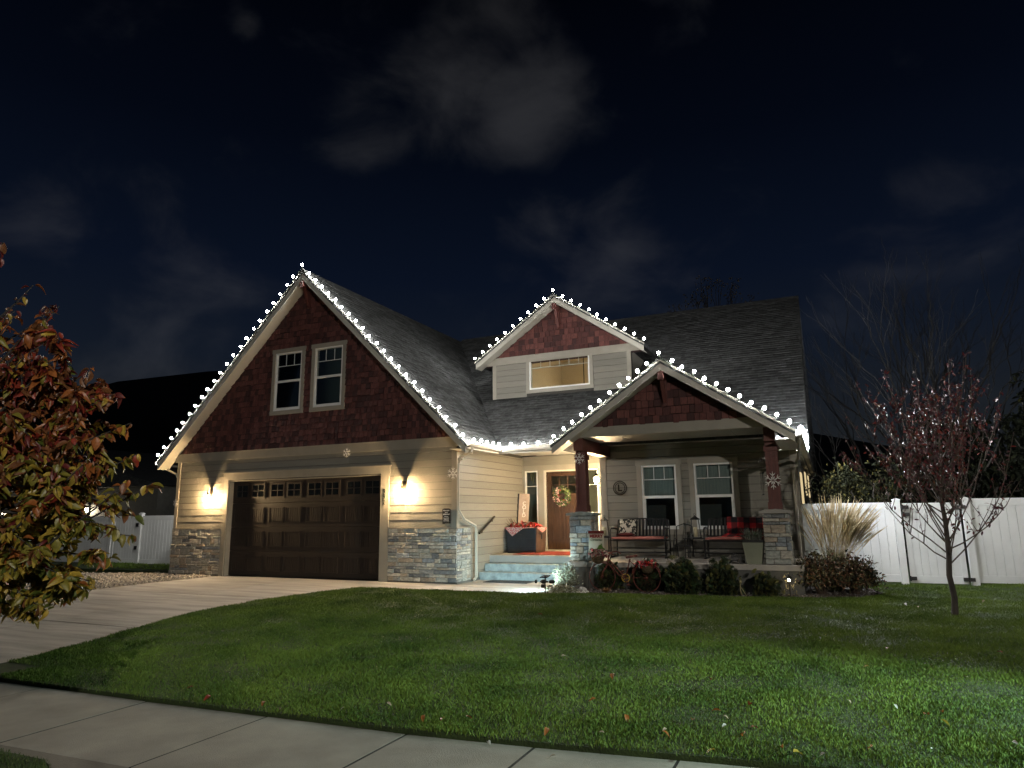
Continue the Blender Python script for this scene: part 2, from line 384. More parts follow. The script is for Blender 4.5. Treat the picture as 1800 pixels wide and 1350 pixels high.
def scatter_rocks(name, poly, n, r0, r1, m, dz=0.0):
    poly = list(poly); X = np.array(poly); lo = X.min(0); hi = X.max(0)
    P = RNG.uniform(lo, hi, (n * 3, 2)); P = P[inpoly(P[:, 0], P[:, 1], poly)][:n]
    mb = MB()
    for x, y in P:
        r = random.uniform(r0, r1) * random.choice((.6, 1, 1, 1.5)); z = base(x, y) + dz
        a = random.uniform(0, 6.28); h = r * random.uniform(.5, .9)
        mb.k = random.randrange(len(m))
        pts = [(x + r * math.cos(a + q * 1.2566) * random.uniform(.7, 1.2), y + r * math.sin(a + q * 1.2566) * random.uniform(.7, 1.2), z) for q in range(5)]
        top = [(x + (px - x) * .55, y + (py - y) * .55, z + h * random.uniform(.8, 1.1)) for px, py, _ in pts]
        mb.add(pts + top, [(5, 6, 7, 8, 9)] + [(i, (i + 1) % 5, (i + 1) % 5 + 5, i + 5) for i in range(5)])
    return mb.build(name, m, kind='stuff')
GR = [mat('pebble_%d' % i, c, .85, .15, 20) for i, c in enumerate([(.36, .32, .26), (.26, .24, .21), (.44, .40, .34)])]
tag(scatter_rocks('gravel', [(-14.98, 9), (-14.68, 13.5), (-17, 13.8), (-20, 12.8), (-19, 9)], 4200, .02, .04, GR, .0), 'tan crushed gravel strip along the far edge of the driveway', 'gravel')
CH = [mat('bark_chip_%d' % i, c, .95, .2, 20) for i, c in enumerate([(.075, .058, .045), (.05, .04, .034), (.11, .09, .075), (.16, .15, .14)])]
bedpoly = [(x, y + .03) for x, y in BEDF[:-2]] + [(-.45, 14.5), (-.45, 13.5), (-4.9, 13.5), (-4.9, 12.8)]
tag(scatter_rocks('mulch_chips', bedpoly, 5200, .012, .03, CH, .015), 'dark bark mulch covering the planting bed below the porch', 'mulch')
tag(scatter_rocks('white_pebbles', [(-5.3, 12.18), (-4.9, 12.9), (-4.3, 12.95), (-4.2, 12.55), (-4.8, 12.3)], 420, .014, .03, [mat('pale_pebble', (.55, .53, .47), .8, .1, 9)], .02), 'pale pebbles at the walkway corner of the bed', 'pebbles')

# grass blades: one joined mass, thick near the camera
M_GRASS = mat('grass_blade', (.140, .208, .032), .6, .0, 1.1, 0, col2=(.052, .096, .015), spec=.22, detail=8)
M_GRASS2 = mat('grass_blade_light', (.17, .23, .045), .55, .15, 3, spec=.35)
M_GRASSF = mat('grass_blade_far', (.095, .135, .030), .6, .0, 1.3, 0, col2=(.055, .090, .022), spec=.3, detail=8)
def grass(name, poly, dens, hgt, wid, label, dz=.028, xr=None, yr=None, mats=None, pale=.06):
    lo = np.array(poly).min(0); hi = np.array(poly).max(0)
    if xr: lo[0], hi[0] = max(lo[0], xr[0]), min(hi[0], xr[1])
    if yr: lo[1], hi[1] = max(lo[1], yr[0]), min(hi[1], yr[1])
    P = []
    y = lo[1]
    while y < hi[1]:
        y1 = min(hi[1], y + .5); d = dens(y)
        x0 = max(lo[0], -1.34 * y - 2.0); x1 = min(hi[0], .24 * y + 1.8)     # what a step to either side could still see
        if x1 > x0:
            P.append(RNG.uniform((x0, y), (x1, y1), (int(d * (y1 - y) * (x1 - x0)), 2)))
        y = y1
    P = np.concatenate(P); J = P + RNG.normal(0, .012, P.shape); P = P[inpoly(J[:, 0], J[:, 1], poly)]
    # clumping: mowing texture, some thinner spots
    cl = np.sin(P[:, 0] * 3.1 + np.sin(P[:, 1] * 2.3) * 2) * np.sin(P[:, 1] * 3.7 + np.sin(P[:, 0] * 1.9) * 2)
    P = P[RNG.random(len(P)) < .80 + .2 * cl]; n = len(P)
    cl = np.sin(P[:, 0] * 3.1 + np.sin(P[:, 1] * 2.3) * 2) * np.sin(P[:, 1] * 3.7 + np.sin(P[:, 0] * 1.9) * 2)
    d = np.hypot(P[:, 0], P[:, 1])
    h = hgt * RNG.uniform(.45, 1.15, n) * (1 + .28 * cl); w = wid * RNG.uniform(.7, 1.3, n) * (.75 + d * .055)
    a = RNG.uniform(0, 2 * math.pi, n); b = RNG.uniform(0, 2 * math.pi, n); lean = RNG.uniform(.1, .85, n) * h
    z = base_np(P[:, 0], P[:, 1]) + dz
    V = np.zeros((n, 4, 3), np.float32)
    ca, sa = np.cos(a) * w / 2, np.sin(a) * w / 2; cb, sb = np.cos(b) * lean, np.sin(b) * lean
    V[:, 0] = np.stack([P[:, 0] - ca, P[:, 1] - sa, z - .01], 1); V[:, 1] = np.stack([P[:, 0] + ca, P[:, 1] + sa, z - .01], 1)
    V[:, 2] = np.stack([P[:, 0] + ca * .8 + cb * .35, P[:, 1] + sa * .8 + sb * .35, z + h * .6], 1)
    V[:, 3] = np.stack([P[:, 0] + cb, P[:, 1] + sb, z + h], 1)
    me = bpy.data.meshes.new(name); me.vertices.add(4 * n); me.vertices.foreach_set('co', V.ravel())
    me.loops.add(6 * n); me.polygons.add(2 * n)
    I = (np.arange(n, dtype=np.int32) * 4)[:, None] + np.array([0, 1, 2, 0, 2, 3], np.int32)
    me.loops.foreach_set('vertex_index', I.ravel()); me.polygons.foreach_set('loop_start', np.arange(0, 6 * n, 3, dtype=np.int32))
    mi = np.repeat((RNG.random(n) < pale).astype(np.int32), 2)
    for m in (mats or [M_GRASS, M_GRASS2]): me.materials.append(m)
    me.polygons.foreach_set('material_index', mi); me.update(calc_edges=True); me.validate()
    return tag(link(name, me), label, 'grass', kind='stuff')
grass('grass', LAWN, lambda y: 9000 if y < 6.5 else 7200 if y < 9 else 5600 if y < 13.5 else 2600, .031, .0034, 'short mown green grass covering the front lawn', yr=(4.7, 16.3))
grass('grass', LEFTG, lambda y: 300, .06, .012, 'narrow strip of grass in front of the left fence', xr=(-26, -16), yr=(14.3, 16.2))
grass('grass', VERGE, lambda y: 6000, .028, .0036, 'dark corner of grass between the sidewalk and the road', xr=(-8, -2), mats=[mat('grass_blade_verge_shade', (.045, .080, .014), .7, .1, 3), M_GRASSF])  # verge blades coloured darker so this corner looks unlit

# hills: one ridge far to the left and behind
hl = MB(); pts = [(-900, 600), (-300, 668), (0, 688), (124, 677), (171, 680), (207, 670.6), (363, 653), (560, 640), (760, 652), (1000, 690), (1300, 740), (1600, 790), (2300, 850), (3200, 880)]
rows = []
for px, py in pts:
    d = ray(px, py); d = d / math.hypot(d.x, d.y); top = CAM + d * 420
    rows.append([(d.x * 260, d.y * 260, -1.0), (d.x * 330, d.y * 330, top.z * .45), (top.x, top.y, top.z), (d.x * 620, d.y * 620, top.z * .6), (d.x * 900, d.y * 900, -1)])
vs = [v for r in rows for v in r]; fs = []
for i in range(len(rows) - 1):
    for j in range(4): fs.append((i * 5 + j, (i + 1) * 5 + j, (i + 1) * 5 + j + 1, i * 5 + j + 1))
hl.add(vs, fs).build('hills', mat('dark_hillside', (.030, .030, .020), 1, .3, .03), smooth=True, kind='structure')

# ================================================================ HOUSE
M_LAPSHADE = mat('lap_shadow_backing', (.05, .048, .042), .9)  # backing coloured dark so the plank gaps draw the lap shadows
HOUSE = thing('house', 'two storey house with taupe lap siding, red shake gables and a dark shingle roof', 'house', (-8, 17, 0))
YG, YP, YE, YD = 13.55, 15.7, 17.3, 17.25      # garage wall, porch wall, entry wall, dormer wall
XL, XS, XC, XR = -16.49, -7.56, -4.80, -.50    # garage left, garage side wall, entry corner, right wall
def H(mb, name, m, parent=None, **k): return mb.build(name, m, parent or HOUSE, world=True, **k)
def cells(u0, u1, z0, z1, holes):
    us = sorted({u0, u1} | {max(u0, min(u1, h[i])) for h in holes for i in (0, 1)})
    zs = sorted({z0, z1} | {max(z0, min(z1, h[i])) for h in holes for i in (2, 3)})
    for a, b in zip(us[:-1], us[1:]):
        for c, d in zip(zs[:-1], zs[1:]):
            um, zm = (a + b) / 2, (c + d) / 2
            if not any(h[0] < um < h[1] and h[2] < zm < h[3] for h in holes): yield a, b, c, d
def front(u, o, z, pos): return (u, pos - o, z)
def sideR(u, o, z, pos): return (pos + o, u, z)
def bx(mb, fn, pos, u0, u1, z0, z1, o0, o1):
    a = [fn(u0, o0, z0, pos), fn(u1, o0, z0, pos), fn(u1, o0, z1, pos), fn(u0, o0, z1, pos)]
    b = [fn(u0, o1, z0, pos), fn(u1, o1, z0, pos), fn(u1, o1, z1, pos), fn(u0, o1, z1, pos)]
    return mb.hexa(a, b)
def wall(fn, pos, u0, u1, z0, z1, holes=(), m=None):
    mb = MB()
    for a, b, c, d in cells(u0, u1, z0, z1, holes): bx(mb, fn, pos, a, b, c, d, -.14, 0)
    return H(mb, 'wall', m or M_LAPSHADE)
def planks(w, fn, pos, u0, u1, z0, z1, holes=(), ex=.172, seam=True):
    z = z0; r = 0
    while z < z1 - .02:
        zt = min(z + ex, z1); zm = (z + zt) / 2
        # free intervals along this course
        segs = [(u0, u1)]
        for h in holes:
            if h[2] < zt - .01 and h[3] > z + .01:
                if h[2] > z + .05 or h[3] < zt - .05: pass
                ns = []
                for a, b in segs:
                    if h[1] <= a or h[0] >= b: ns.append((a, b)); continue
                    if h[0] > a: ns.append((a, h[0]))
                    if h[1] < b: ns.append((h[1], b))
                segs = ns
        out = []
        for a, b in segs:
            if seam and b - a > 3.8:
                c = a + (b - a) * random.uniform(.25, .75); out += [(a, c - .002), (c + .002, b)]
            elif b - a > .04: out.append((a, b))
        out = [(a, b, z, zt) for a, b in out]
        for h in holes:            # thin fillers where an opening ends inside a course
            a, b = max(u0, h[0]), min(u1, h[1])
            if b - a > .04:
                if z + .03 < h[3] < zt - .01: out.append((a, b, h[3], zt))
                if z + .01 < h[2] < zt - .03: out.append((a, b, z, h[2]))
        for a, b, za_, zb_ in out:
            P = [(-.004, za_ + .001), (.017, za_ + .001), (.0175, za_ + .010), (.007, zb_ - .007), (-.004, zb_ - .007)]
            vs = [fn(a, o, q, pos) for o, q in P] + [fn(b, o, q, pos) for o, q in P]
            mb = MB(); mb.add(vs, [(0, 1, 2, 3, 4), (9, 8, 7, 6, 5)] + [(i, i + 5, (i + 1) % 5 + 5, (i + 1) % 5) for i in range(5)])
            H(mb, 'plank', random.choice(M_SIDING), w)
        z = zt; r += 1

# ---- garage front
DOOR = (-14.52, -9.60, -.2, 2.47)
DCAS = (-14.68, -9.36, -.2, 2.67)
wg = wall(front, YG, XL, XS, 0, 3.24, [DOOR])
planks(wg, front, YG, XL + .11, XS - .11, 1.215, 3.05, [DCAS])
for a, b in ((XL - .002, XL + .11), (XS - .11, XS + .002)): m = MB(); bx(m, front, YG, a, b, 1.2, 3.05, -.001, .027); H(m, 'corner_board', M_TRIM)
m = MB(); bx(m, front, YG, XL - .1, XS + .1, 3.04, 3.245, -.001, .036); bx(m, front, YG, XL - .1, XS + .1, 3.245, 3.262, -.001, .058); H(m, 'frieze_board', M_TRIM)
m = MB()
bx(m, front, YG, -14.68, -14.52, 0, 2.49, -.001, .03); bx(m, front, YG, -9.60, -9.36, 0, 2.49, -.001, .03)
bx(m, front, YG, -14.70, -9.34, 2.49, 2.66, -.001, .034); bx(m, front, YG, -14.73, -9.31, 2.66, 2.685, -.001, .055)
H(m, 'door_casing', M_TRIM)
m = MB()          # jambs lining the recess
m.box(-14.54, YG + .002, 0, -14.50, 13.74, 2.49); m.box(-9.62, YG + .002, 0, -9.58, 13.74, 2.49); m.box(-14.50, YG + .002, 2.45, -9.62, 13.74, 2.49)
H(m, 'door_jamb', M_TRIM)

# ---- garage door: four sections of eight panels, the top row glazed
YDR = 13.70
gd = MB()
zsec = [.02, .635, 1.25, 1.865, 2.47]
for i in range(4): gd.box(-14.50, YDR, zsec[i] + .004, -9.62, YDR + .045, zsec[i + 1] - .004)
GDO = H(gd, 'garage_door', M_GDOOR)
pitch = 4.88 / 4
for i in range(4):
    for p in range(4):
        for q in range(2):
            x0 = -14.50 + p * pitch + .085 + q * .555; x1 = x0 + .49
            z0, z1 = zsec[i] + .11, zsec[i + 1] - .11
            if i < 3:
                m = MB()
                for a, b, c, d in ((x0, x1, z0, z0 + .022), (x0, x1, z1 - .022, z1), (x0, x0 + .022, z0 + .022, z1 - .022), (x1 - .022, x1, z0 + .022, z1 - .022)):
                    m.prism([(YDR - .016, c), (YDR + .002, c), (YDR + .002, d), (YDR - .008, d)], 'x', a, b) if False else m.box(a, YDR - .018, c, b, YDR + .002, d)
                nb = 6
                for t in range(nb):
                    a = x0 + .03 + (x1 - x0 - .06) * t / nb; b = a + (x1 - x0 - .06) / nb - .012
                    m.box(a, YDR - .010, z0 + .03, b, YDR + .002, z1 - .03)
                H(m, 'panel', M_GDOOR, GDO)
            else:
                z0, z1 = zsec[i] + .12, zsec[i + 1] - .09
                m = MB()
                for a, b, c, d in ((x0, x1, z0, z0 + .045), (x0, x1, z1 - .045, z1), (x0, x0 + .045, z0 + .045, z1 - .045), (x1 - .045, x1, z0 + .045, z1 - .045)): m.box(a, YDR - .022, c, b, YDR + .002, d)
                m.box((x0 + x1) / 2 - .009, YDR - .017, z0 + .045, (x0 + x1) / 2 + .009, YDR - .008, z1 - .045)
                m.box(x0 + .045, YDR - .018, (z0 + z1) / 2 - .009, x1 - .045, YDR - .009, (z0 + z1) / 2 + .009)
                H(m, 'window_frame', M_GDOOR, GDO)
                m = MB(); m.box(x0 + .04, YDR - .007, z0 + .04, x1 - .04, YDR - .003, z1 - .04)
                H(m, 'pane', mat('door_glass', (.012, .014, .014), .08, .1, 3, spec=.8), GDO)

# ---- gables: fascia, soffit, roof edge
def gable(xc, yf, yw, za, half, s, th, ret=True):
    c = math.sqrt(1 + s * s)
    for sg in (-1, 1):
        x1 = xc + sg * half; z1 = za - s * half
        m = MB(); m.prism([(xc, za - .035), (x1, z1 - .035), (x1, z1 - th), (xc, za - th)], 'y', yf, yf + .032); H(m, 'fascia', M_FASCIA)
        m = MB(); m.prism([(xc, za - .008), (x1 + sg * .03, z1 - .008 - .03 * s), (x1 + sg * .03, z1 - .05 - .03 * s), (xc, za - .05)], 'y', yf - .022, yf + .0); H(m, 'drip_edge', M_WHITE if False else M_FASCIA)
        m = MB(); m.prism([(xc, za - th + .03), (x1, z1 - th + .03), (x1, z1 - th + .012), (xc, za - th + .012)], 'y', yf + .032, yw + .01); H(m, 'soffit', M_SOFFIT)
gable(-12.02, 13.2, YG, 7.93, 4.88, .985, .29)
gable(-2.76, 13.25, 13.6, 4.52, 2.36, .66, .235)
gable(-6.36, 16.9, YD, 7.50, 2.44, .68, .24)

# ---- gable walls with red shakes
SHK = {'n': 0}; SHREST = []
def gwall(xc, y, zb, zap, s, holes):
    mb = MB(); zs = sorted({zb, zap} | {h[i] for h in holes for i in (2, 3)})
    hw = lambda z: (zap - z) / s
    for c, d in zip(zs[:-1], zs[1:]):
        hs = sorted([h for h in holes if h[2] < (c + d) / 2 < h[3]])
        xs = [('w', 0)] + [h for h in hs] + [('w', 1)]
        left_c, left_d = xc - hw(c), xc - hw(d)
        for h in hs:
            mb.prism([(left_c, c), (h[0], c), (h[0], d), (left_d, d)], 'y', y, y + .12); left_c = left_d = h[1]
        mb.prism([(left_c, c), (xc + hw(c), c), (xc + hw(d), d), (left_d, d)], 'y', y, y + .12)
    return H(mb, 'gable_wall', M_SHBACK)
def shakes(w, xc, y, zb, zap, s, holes, rh, wmin, wmax):
    z = zb; row = 0
    while z < zap - .05:
        zt = z + rh
        x = xc - (zap - z) / s + random.uniform(-.1, 0); xe = xc + (zap - z) / s
        while x < xe:
            wd = random.uniform(wmin, wmax); a, b = x, min(x + wd, xe + .05); x += wd + .011
            skip = False; pieces = [(a, b)]
            for h in holes:
                if h[2] < zt - .03 and h[3] > z + .03:
                    np_ = []
                    for a_, b_ in pieces:
                        if b_ <= h[0] or a_ >= h[1]: np_.append((a_, b_)); continue
                        if a_ < h[0]: np_.append((a_, h[0]))
                        if b_ > h[1]: np_.append((h[1], b_))
                    pieces = np_
            dz = random.choice((0, 0, -.010, -.018, .008)); o = random.uniform(.020, .040)
            for a, b in pieces:
                lim = lambda q: zap - s * abs(q - xc)
                ta, tb = min(zt - .008, lim(a)), min(zt - .008, lim(b)); zb_ = z + dz
                if max(ta, tb) < zb_ + .015 or b - a < .012: continue
                ta, tb = max(ta, zb_ + .003), max(tb, zb_ + .003)
                vs = [(a, y - o, zb_), (b, y - o, zb_), (b, y - .007, tb), (a, y - .007, ta), (a, y + .003, zb_), (b, y + .003, zb_), (b, y + .003, tb), (a, y + .003, ta)]
                fs = [(0, 1, 2, 3), (4, 7, 6, 5), (0, 4, 5, 1), (1, 5, 6, 2), (2, 6, 7, 3), (3, 7, 4, 0)]
                if SHK['n'] < 290:
                    mb = MB().add(vs, fs); H(mb, 'shake', random.choice(M_SHAKE), w); SHK['n'] += 1
                else: SHREST.append((w, vs, fs))
        z = zt; row += 1
pw = gwall(-2.76, 13.6, 3.10, 4.52 - .235, .66, [])
shakes(pw, -2.76, 13.6, 3.27, 4.29, .66, [], .165, .09, .15)
dwl = gwall(-6.36, YD, 5.70, 7.50 - .24, .68, [])
shakes(dwl, -6.36, YD, 5.93, 7.26, .68, [], .16, .10, .19)
GW = [(-13.09, -12.19, 4.25, 5.81), (-11.76, -10.86, 4.25, 5.81)]
GWC = [(-13.19, -12.09, 4.15, 5.91), (-11.86, -10.76, 4.15, 5.91)]
gw = gwall(-12.02, YG, 3.24, 7.65, .985, GW)
shakes(gw, -12.02, YG, 3.262, 7.65, .985, GWC, .148, .07, .15)
by = {}
for w, vs, fs in SHREST: by.setdefault(w.name, (w, MB()))[1].k = random.randrange(4); by[w.name][1].add(vs, fs)
for w, mb in by.values(): H(mb, 'shakes', M_SHAKE, w, kind='stuff')

# ---- knee braces under the three peaks
def brace(x, yw, yf, z, sz=.10):
    m = MB(); m.box(x - sz / 2, yf + .03, z - sz, x + sz / 2, yw, z)
    m.box(x - sz / 2 + .005, yw - .06, z - .62, x + sz / 2 - .005, yw - .024, z - sz)
    m.hexa([(x - .035, yf + .05, z - sz), (x + .035, yf + .05, z - sz), (x + .035, yf + .12, z - sz), (x - .035, yf + .12, z - sz)],
           [(x - .035, yw - .09, z - .56), (x + .035, yw - .09, z - .56), (x + .035, yw - .05, z - .50), (x - .035, yw - .05, z - .50)])
    m.box(x - sz / 2 - .01, yf - .03, z - sz - .03, x + sz / 2 + .01, yf + .032, z + .03)
    H(m, 'brace', M_REDWOOD)
brace(-12.02, YG, 13.2, 7.55); brace(-2.76, 13.6, 13.25, 4.22); brace(-6.36, YD, 16.9, 7.20)

# ---- windows
def window(fn, pos, u0, u1, z0, z1, cas=.11, sill=.12, blind_lo=.42, bm=M_BLIND, double=True, grid=3, dark=True, parent=None, lowm=None, inset=-.05):
    """u0..z1 is the frame; casing goes round it"""
    m = MB(); fw = .04
    for a, b, c, d in ((u0, u1, z0, z0 + fw), (u0, u1, z1 - fw, z1), (u0, u0 + fw, z0 + fw, z1 - fw), (u1 - fw, u1, z0 + fw, z1 - fw)): bx(m, fn, pos, a, b, c, d, -.08, .022)
    if double:
        zm = z0 + (z1 - z0) * .5
        bx(m, fn, pos, u0 + fw, u1 - fw, zm - .03, zm + .03, -.06, .016)
        for c, d, o in ((z0 + fw, z0 + fw + .035, .010),): bx(m, fn, pos, u0 + fw, u1 - fw, c, d, -.05, o)
        for a, b in ((u0 + fw, u0 + fw + .03), (u1 - fw - .03, u1 - fw)): bx(m, fn, pos, a, b, z0 + fw + .035, zm - .03, -.05, .008)
        zg = zm + .03 + (z1 - fw - zm - .03) * .56
    else: zg = z0 + (z1 - z0) * .70
    if grid:
        bx(m, fn, pos, u0 + fw, u1 - fw, zg - .008, zg + .008, -.045, -.028)
        for i in range(1, grid):
            u = u0 + fw + (u1 - u0 - 2 * fw) * i / grid; bx(m, fn, pos, u - .007, u + .007, zg + .008, z1 - fw, -.045, -.028)
    W = H(m, 'window', M_WHITE, parent)
    m = MB()
    for a, b, c, d in ((u0 - cas, u0 - .002, z0 - .002, z1 + .002), (u1 + .002, u1 + cas, z0 - .002, z1 + .002)): bx(m, fn, pos, a, b, c, d, -.001, .038)
    bx(m, fn, pos, u0 - cas - .02, u1 + cas + .02, z1 + .002, z1 + cas + .01, -.001, .043)
    bx(m, fn, pos, u0 - cas - .01, u1 + cas + .01, z0 - sill, z0 - .002, -.001, .041)
    H(m, 'casing', M_TRIM, W)
    if double:
        for c, d, o in ((z0 + fw + .03, zm - .02, .0), (zm + .02, z1 - fw, -.035)):
            m = MB(); bx(m, fn, pos, u0 + fw, u1 - fw, c, d, o - .004, o); H(m, 'pane', M_GLASS, W)
    else:
        m = MB(); bx(m, fn, pos, u0 + fw, u1 - fw, z0 + fw, z1 - fw, -.02, -.016); H(m, 'pane', M_GLASS, W)
    if dark:
        zb = z0 + (z1 - z0) * blind_lo
        m = MB(); bx(m, fn, pos, u0 + .02, u1 - .02, zb, z1 - .02, -.105, -.10); H(m, 'blind', bm, W)
        m = MB()
        for q in (0,): bx(m, fn, pos, u0 - .1, u1 + .1, z0 - .1, z1 + .1, -.75, -.70); 
        bx(m, fn, pos, u0 - .1, u0 - .05, z0 - .1, z1 + .1, -.70, -.16); bx(m, fn, pos, u1 + .05, u1 + .1, z0 - .1, z1 + .1, -.70, -.16)
        H(m, 'room', lowm or M_DARK, W)
    return W
for h in GW: window(front, YG, h[0], h[1], h[2], h[3], .10, .11, .0, M_BLIND2)
PW = [(-3.84, -3.04, 1.12, 2.57), (-2.64, -1.80, 1.12, 2.57)]
wp = wall(front, YP, XC, XR, 0, 2.97, PW)
planks(wp, front, YP, XC + .12, XR - .12, .53, 3.06, [(a - .11, b + .11, c - .12, d + .11) for a, b, c, d in PW], seam=False)
for h in PW: window(front, YP, h[0], h[1], h[2], h[3], .11, .12, .49, M_BLIND)
for a, b in ((XC - .028, XC + .12), (XR - .12, XR + .028)): m = MB(); bx(m, front, YP, a, b, .53, 2.98, -.001, .028); H(m, 'corner_board', M_TRIM)
# garage side wall facing the entry
ws = wall(sideR, XS, YG, YE, 0, 3.10)
ws.location.x -= 0
planks(ws, sideR, XS, YG + .10, YE, .05, 3.02, seam=True)
m = MB(); bx(m, sideR, XS, YG - .027, YG + .10, 1.2, 3.05, -.001, .027); H(m, 'corner_board', M_TRIM)
# return wall beside the porch, facing the entry
m = MB(); m.box(XC, YP + .14, .5, XC + .13, YE, 3.06); H(m, 'wall', M_SIDING[1])
# entry wall
EH = [(-7.48, -7.10, .80, 2.66), (-6.86, -5.92, .5, 2.66), (-5.74, -5.38, .80, 2.66)]
we = wall(front, YE, XS, XC, 0, 3.06, EH)
planks(we, front, YE, XS, XC, 2.80, 3.06, [], ex=.26)
planks(we, front, YE, -5.26, XC, .53, 2.80, [], seam=False)
# ---- entry door with two sidelites
m = MB()
for a, b, c, d in ((-7.56, -7.48, .53, 2.66), (-7.10, -6.92, .53, 2.66), (-5.86, -5.74, .53, 2.66), (-5.38, -5.24, .53, 2.66), (-7.48, -7.10, .53, .78), (-5.74, -5.38, .53, .78)):
    bx(m, front, YE, a, b, c, d, -.001, .03)
bx(m, front, YE, -7.56, -5.22, 2.66, 2.80, -.001, .036)
H(m, 'entry_casing', M_TRIM)
m = MB()
for a, b, c, d in ((-6.92, -6.86, .53, 2.66), (-5.92, -5.86, .53, 2.66)): bx(m, front, YE, a, b, c, d, -.13, .034)
bx(m, front, YE, -6.86, -5.92, 2.62, 2.66, -.13, .034); bx(m, front, YE, -6.9, -5.88, .53, .56, -.13, .05)
H(m, 'door_frame', mat('pale_trim', (.56, .53, .45), .5, .05))
YDD = YE + .05
M_DWOOD = mat('stained_door', (.072, .034, .016), .45, .25, 6, .15, 60, stretch=(14, 14, 1))
d = MB(); d.box(-6.855, YDD, .565, -5.925, YDD + .045, 1.99)
d.box(-6.855, YDD, 1.99, -6.74, YDD + .045, 2.615); d.box(-6.04, YDD, 1.99, -5.925, YDD + .045, 2.615); d.box(-6.74, YDD, 2.50, -6.04, YDD + .045, 2.615); d.box(-6.74, YDD, 1.99, -6.04, YDD + .045, 2.03)
for x in (-6.51, -6.27): d.box(x - .012, YDD + .005, 2.03, x + .012, YDD + .04, 2.50)
d.box(-6.74, YDD + .006, 2.25, -6.04, YDD + .039, 2.272)
ED = H(d, 'entry_door', M_DWOOD)
for x0, x1 in ((-6.72, -6.42), (-6.35, -6.05)):
    p = MB()
    for a, b, c, e in ((x0, x1, .82, .84), (x0, x1, 1.86, 1.88), (x0, x0 + .02, .84, 1.86), (x1 - .02, x1, .84, 1.86)): p.box(a, YDD - .014, c, b, YDD + .001, e)
    for t in range(3): p.box(x0 + .03 + t * .082, YDD - .007, .85, x0 + .03 + t * .082 + .072, YDD + .001, 1.85)
    H(p, 'panel', M_DWOOD, ED)
p = MB(); p.box(-6.88, YDD - .03, 1.93, -5.90, YDD + .001, 1.98); H(p, 'door_shelf', M_DWOOD, ED)
p = MB(); p.box(-6.74, YDD + .02, 2.03, -6.04, YDD + .024, 2.50); H(p, 'pane', M_GLASS, ED)
p = MB(); p.tube([(-5.99, YDD - .04, 1.42), (-5.99, YDD - .04, 1.62)], .012); p.box(-6.01, YDD - .05, 1.38, -5.97, YDD, 1.42); p.ball((-5.99, YDD - .02, 1.74), .028); H(p, 'handle', M_DKBRONZE, ED)
for (a, b, c, e) in ((-7.48, -7.10, .78, 2.66), (-5.74, -5.38, .78, 2.66)):
    m = MB()
    for q in ((a, a + .035, c, e), (b - .035, b, c, e), (a + .035, b - .035, c, c + .035), (a + .035, b - .035, e - .035, e)): bx(m, front, YE, *q, -.06, .02)
    bx(m, front, YE, a + .035, b - .035, 2.235, 2.25, -.03, -.01)
    S = H(m, 'sidelite', M_WHITE); m = MB(); bx(m, front, YE, a + .03, b - .03, c + .03, e - .03, -.03, -.026); H(m, 'pane', M_GLASS, S)
# hallway seen through the glass
M_HALL = mat('hall_wall', (.36, .33, .26), .8, .05)
m = MB(); m.box(-7.6, 19.6, .5, -4.8, 19.65, 3.0); m.box(-7.66, 17.45, .5, -7.6, 19.6, 3.0); m.box(-4.8, 17.45, .5, -4.74, 19.6, 3.0); m.box(-7.6, 17.45, .45, -4.8, 19.6, .5); m.box(-7.6, 17.45, 3.0, -4.8, 19.6, 3.05)
HALL = H(m, 'hall', M_HALL)
m = MB(); m.box(-7.1, 18.9, .5, -6.5, 19.2, 1.5); m.box(-6.0, 19.4, .5, -5.2, 19.58, 2.4); H(m, 'hall_cabinet', mat('dark_cabinet', (.05, .04, .035), .5), HALL)
m = MB()
for i in range(5):
    x = -7.42 + i * .07; m.tube([(x, 17.55, 2.62), (x + random.uniform(-.03, .03), 17.55, 2.62 - random.uniform(.22, .36))], [.022, .006], 6)
H(m, 'hanging_leaves', mat('dried_leaves', (.34, .26, .08), .7), HALL)

# ---- ceiling over porch and entry, beams, posts
CEIL = H(MB().box(-7.55, 14.94, 3.085, -4.7, YE, 3.10).box(-4.7, 14.0, 3.085, -.78, YP, 3.10), 'ceiling', M_SOFFIT)
for i in range(6):
    x0 = -7.08 + i * 1.1; m = MB(); m.box(x0 + .008, 13.64 if x0 > -5 else 14.92, 3.062, min(x0 + 1.092, -.77), YE - .03, 3.084); H(m, 'ceiling_panel', mat('ceiling_paint', (.36, .355, .325), .65, .04), CEIL)
m = MB(); m.prism([(-4.66, 3.065), (-.86, 3.065), (-1.17, 3.27), (-4.35, 3.27)], 'y', 13.575, 13.88); H(m, 'porch_beam', M_TRIM)
m = MB(); m.box(-4.77, 13.64, 2.80, -4.57, YP, 3.064); H(m, 'side_beam', M_REDWOOD)
m = MB(); m.box(-.96, 13.64, 2.80, -.76, YP - .03, 3.064); H(m, 'side_beam', M_REDWOOD)
def post(x):
    m = MB(); y = 13.86
    m.box(x - .10, y - .10, 1.53, x + .10, y + .10, 2.80)
    for a, b in ((1.53, 1.66), (2.62, 2.72)): m.box(x - .125, y - .125, a, x + .125, y + .125, b)
    for sx, sy in ((-1, -1), (1, -1), (1, 1), (-1, 1)): m.box(x + sx * .085 - .025, y + sy * .085 - .025, 1.66, x + sx * .085 + .025, y + sy * .085 + .025, 2.62)
    H(m, 'post', M_REDWOOD)
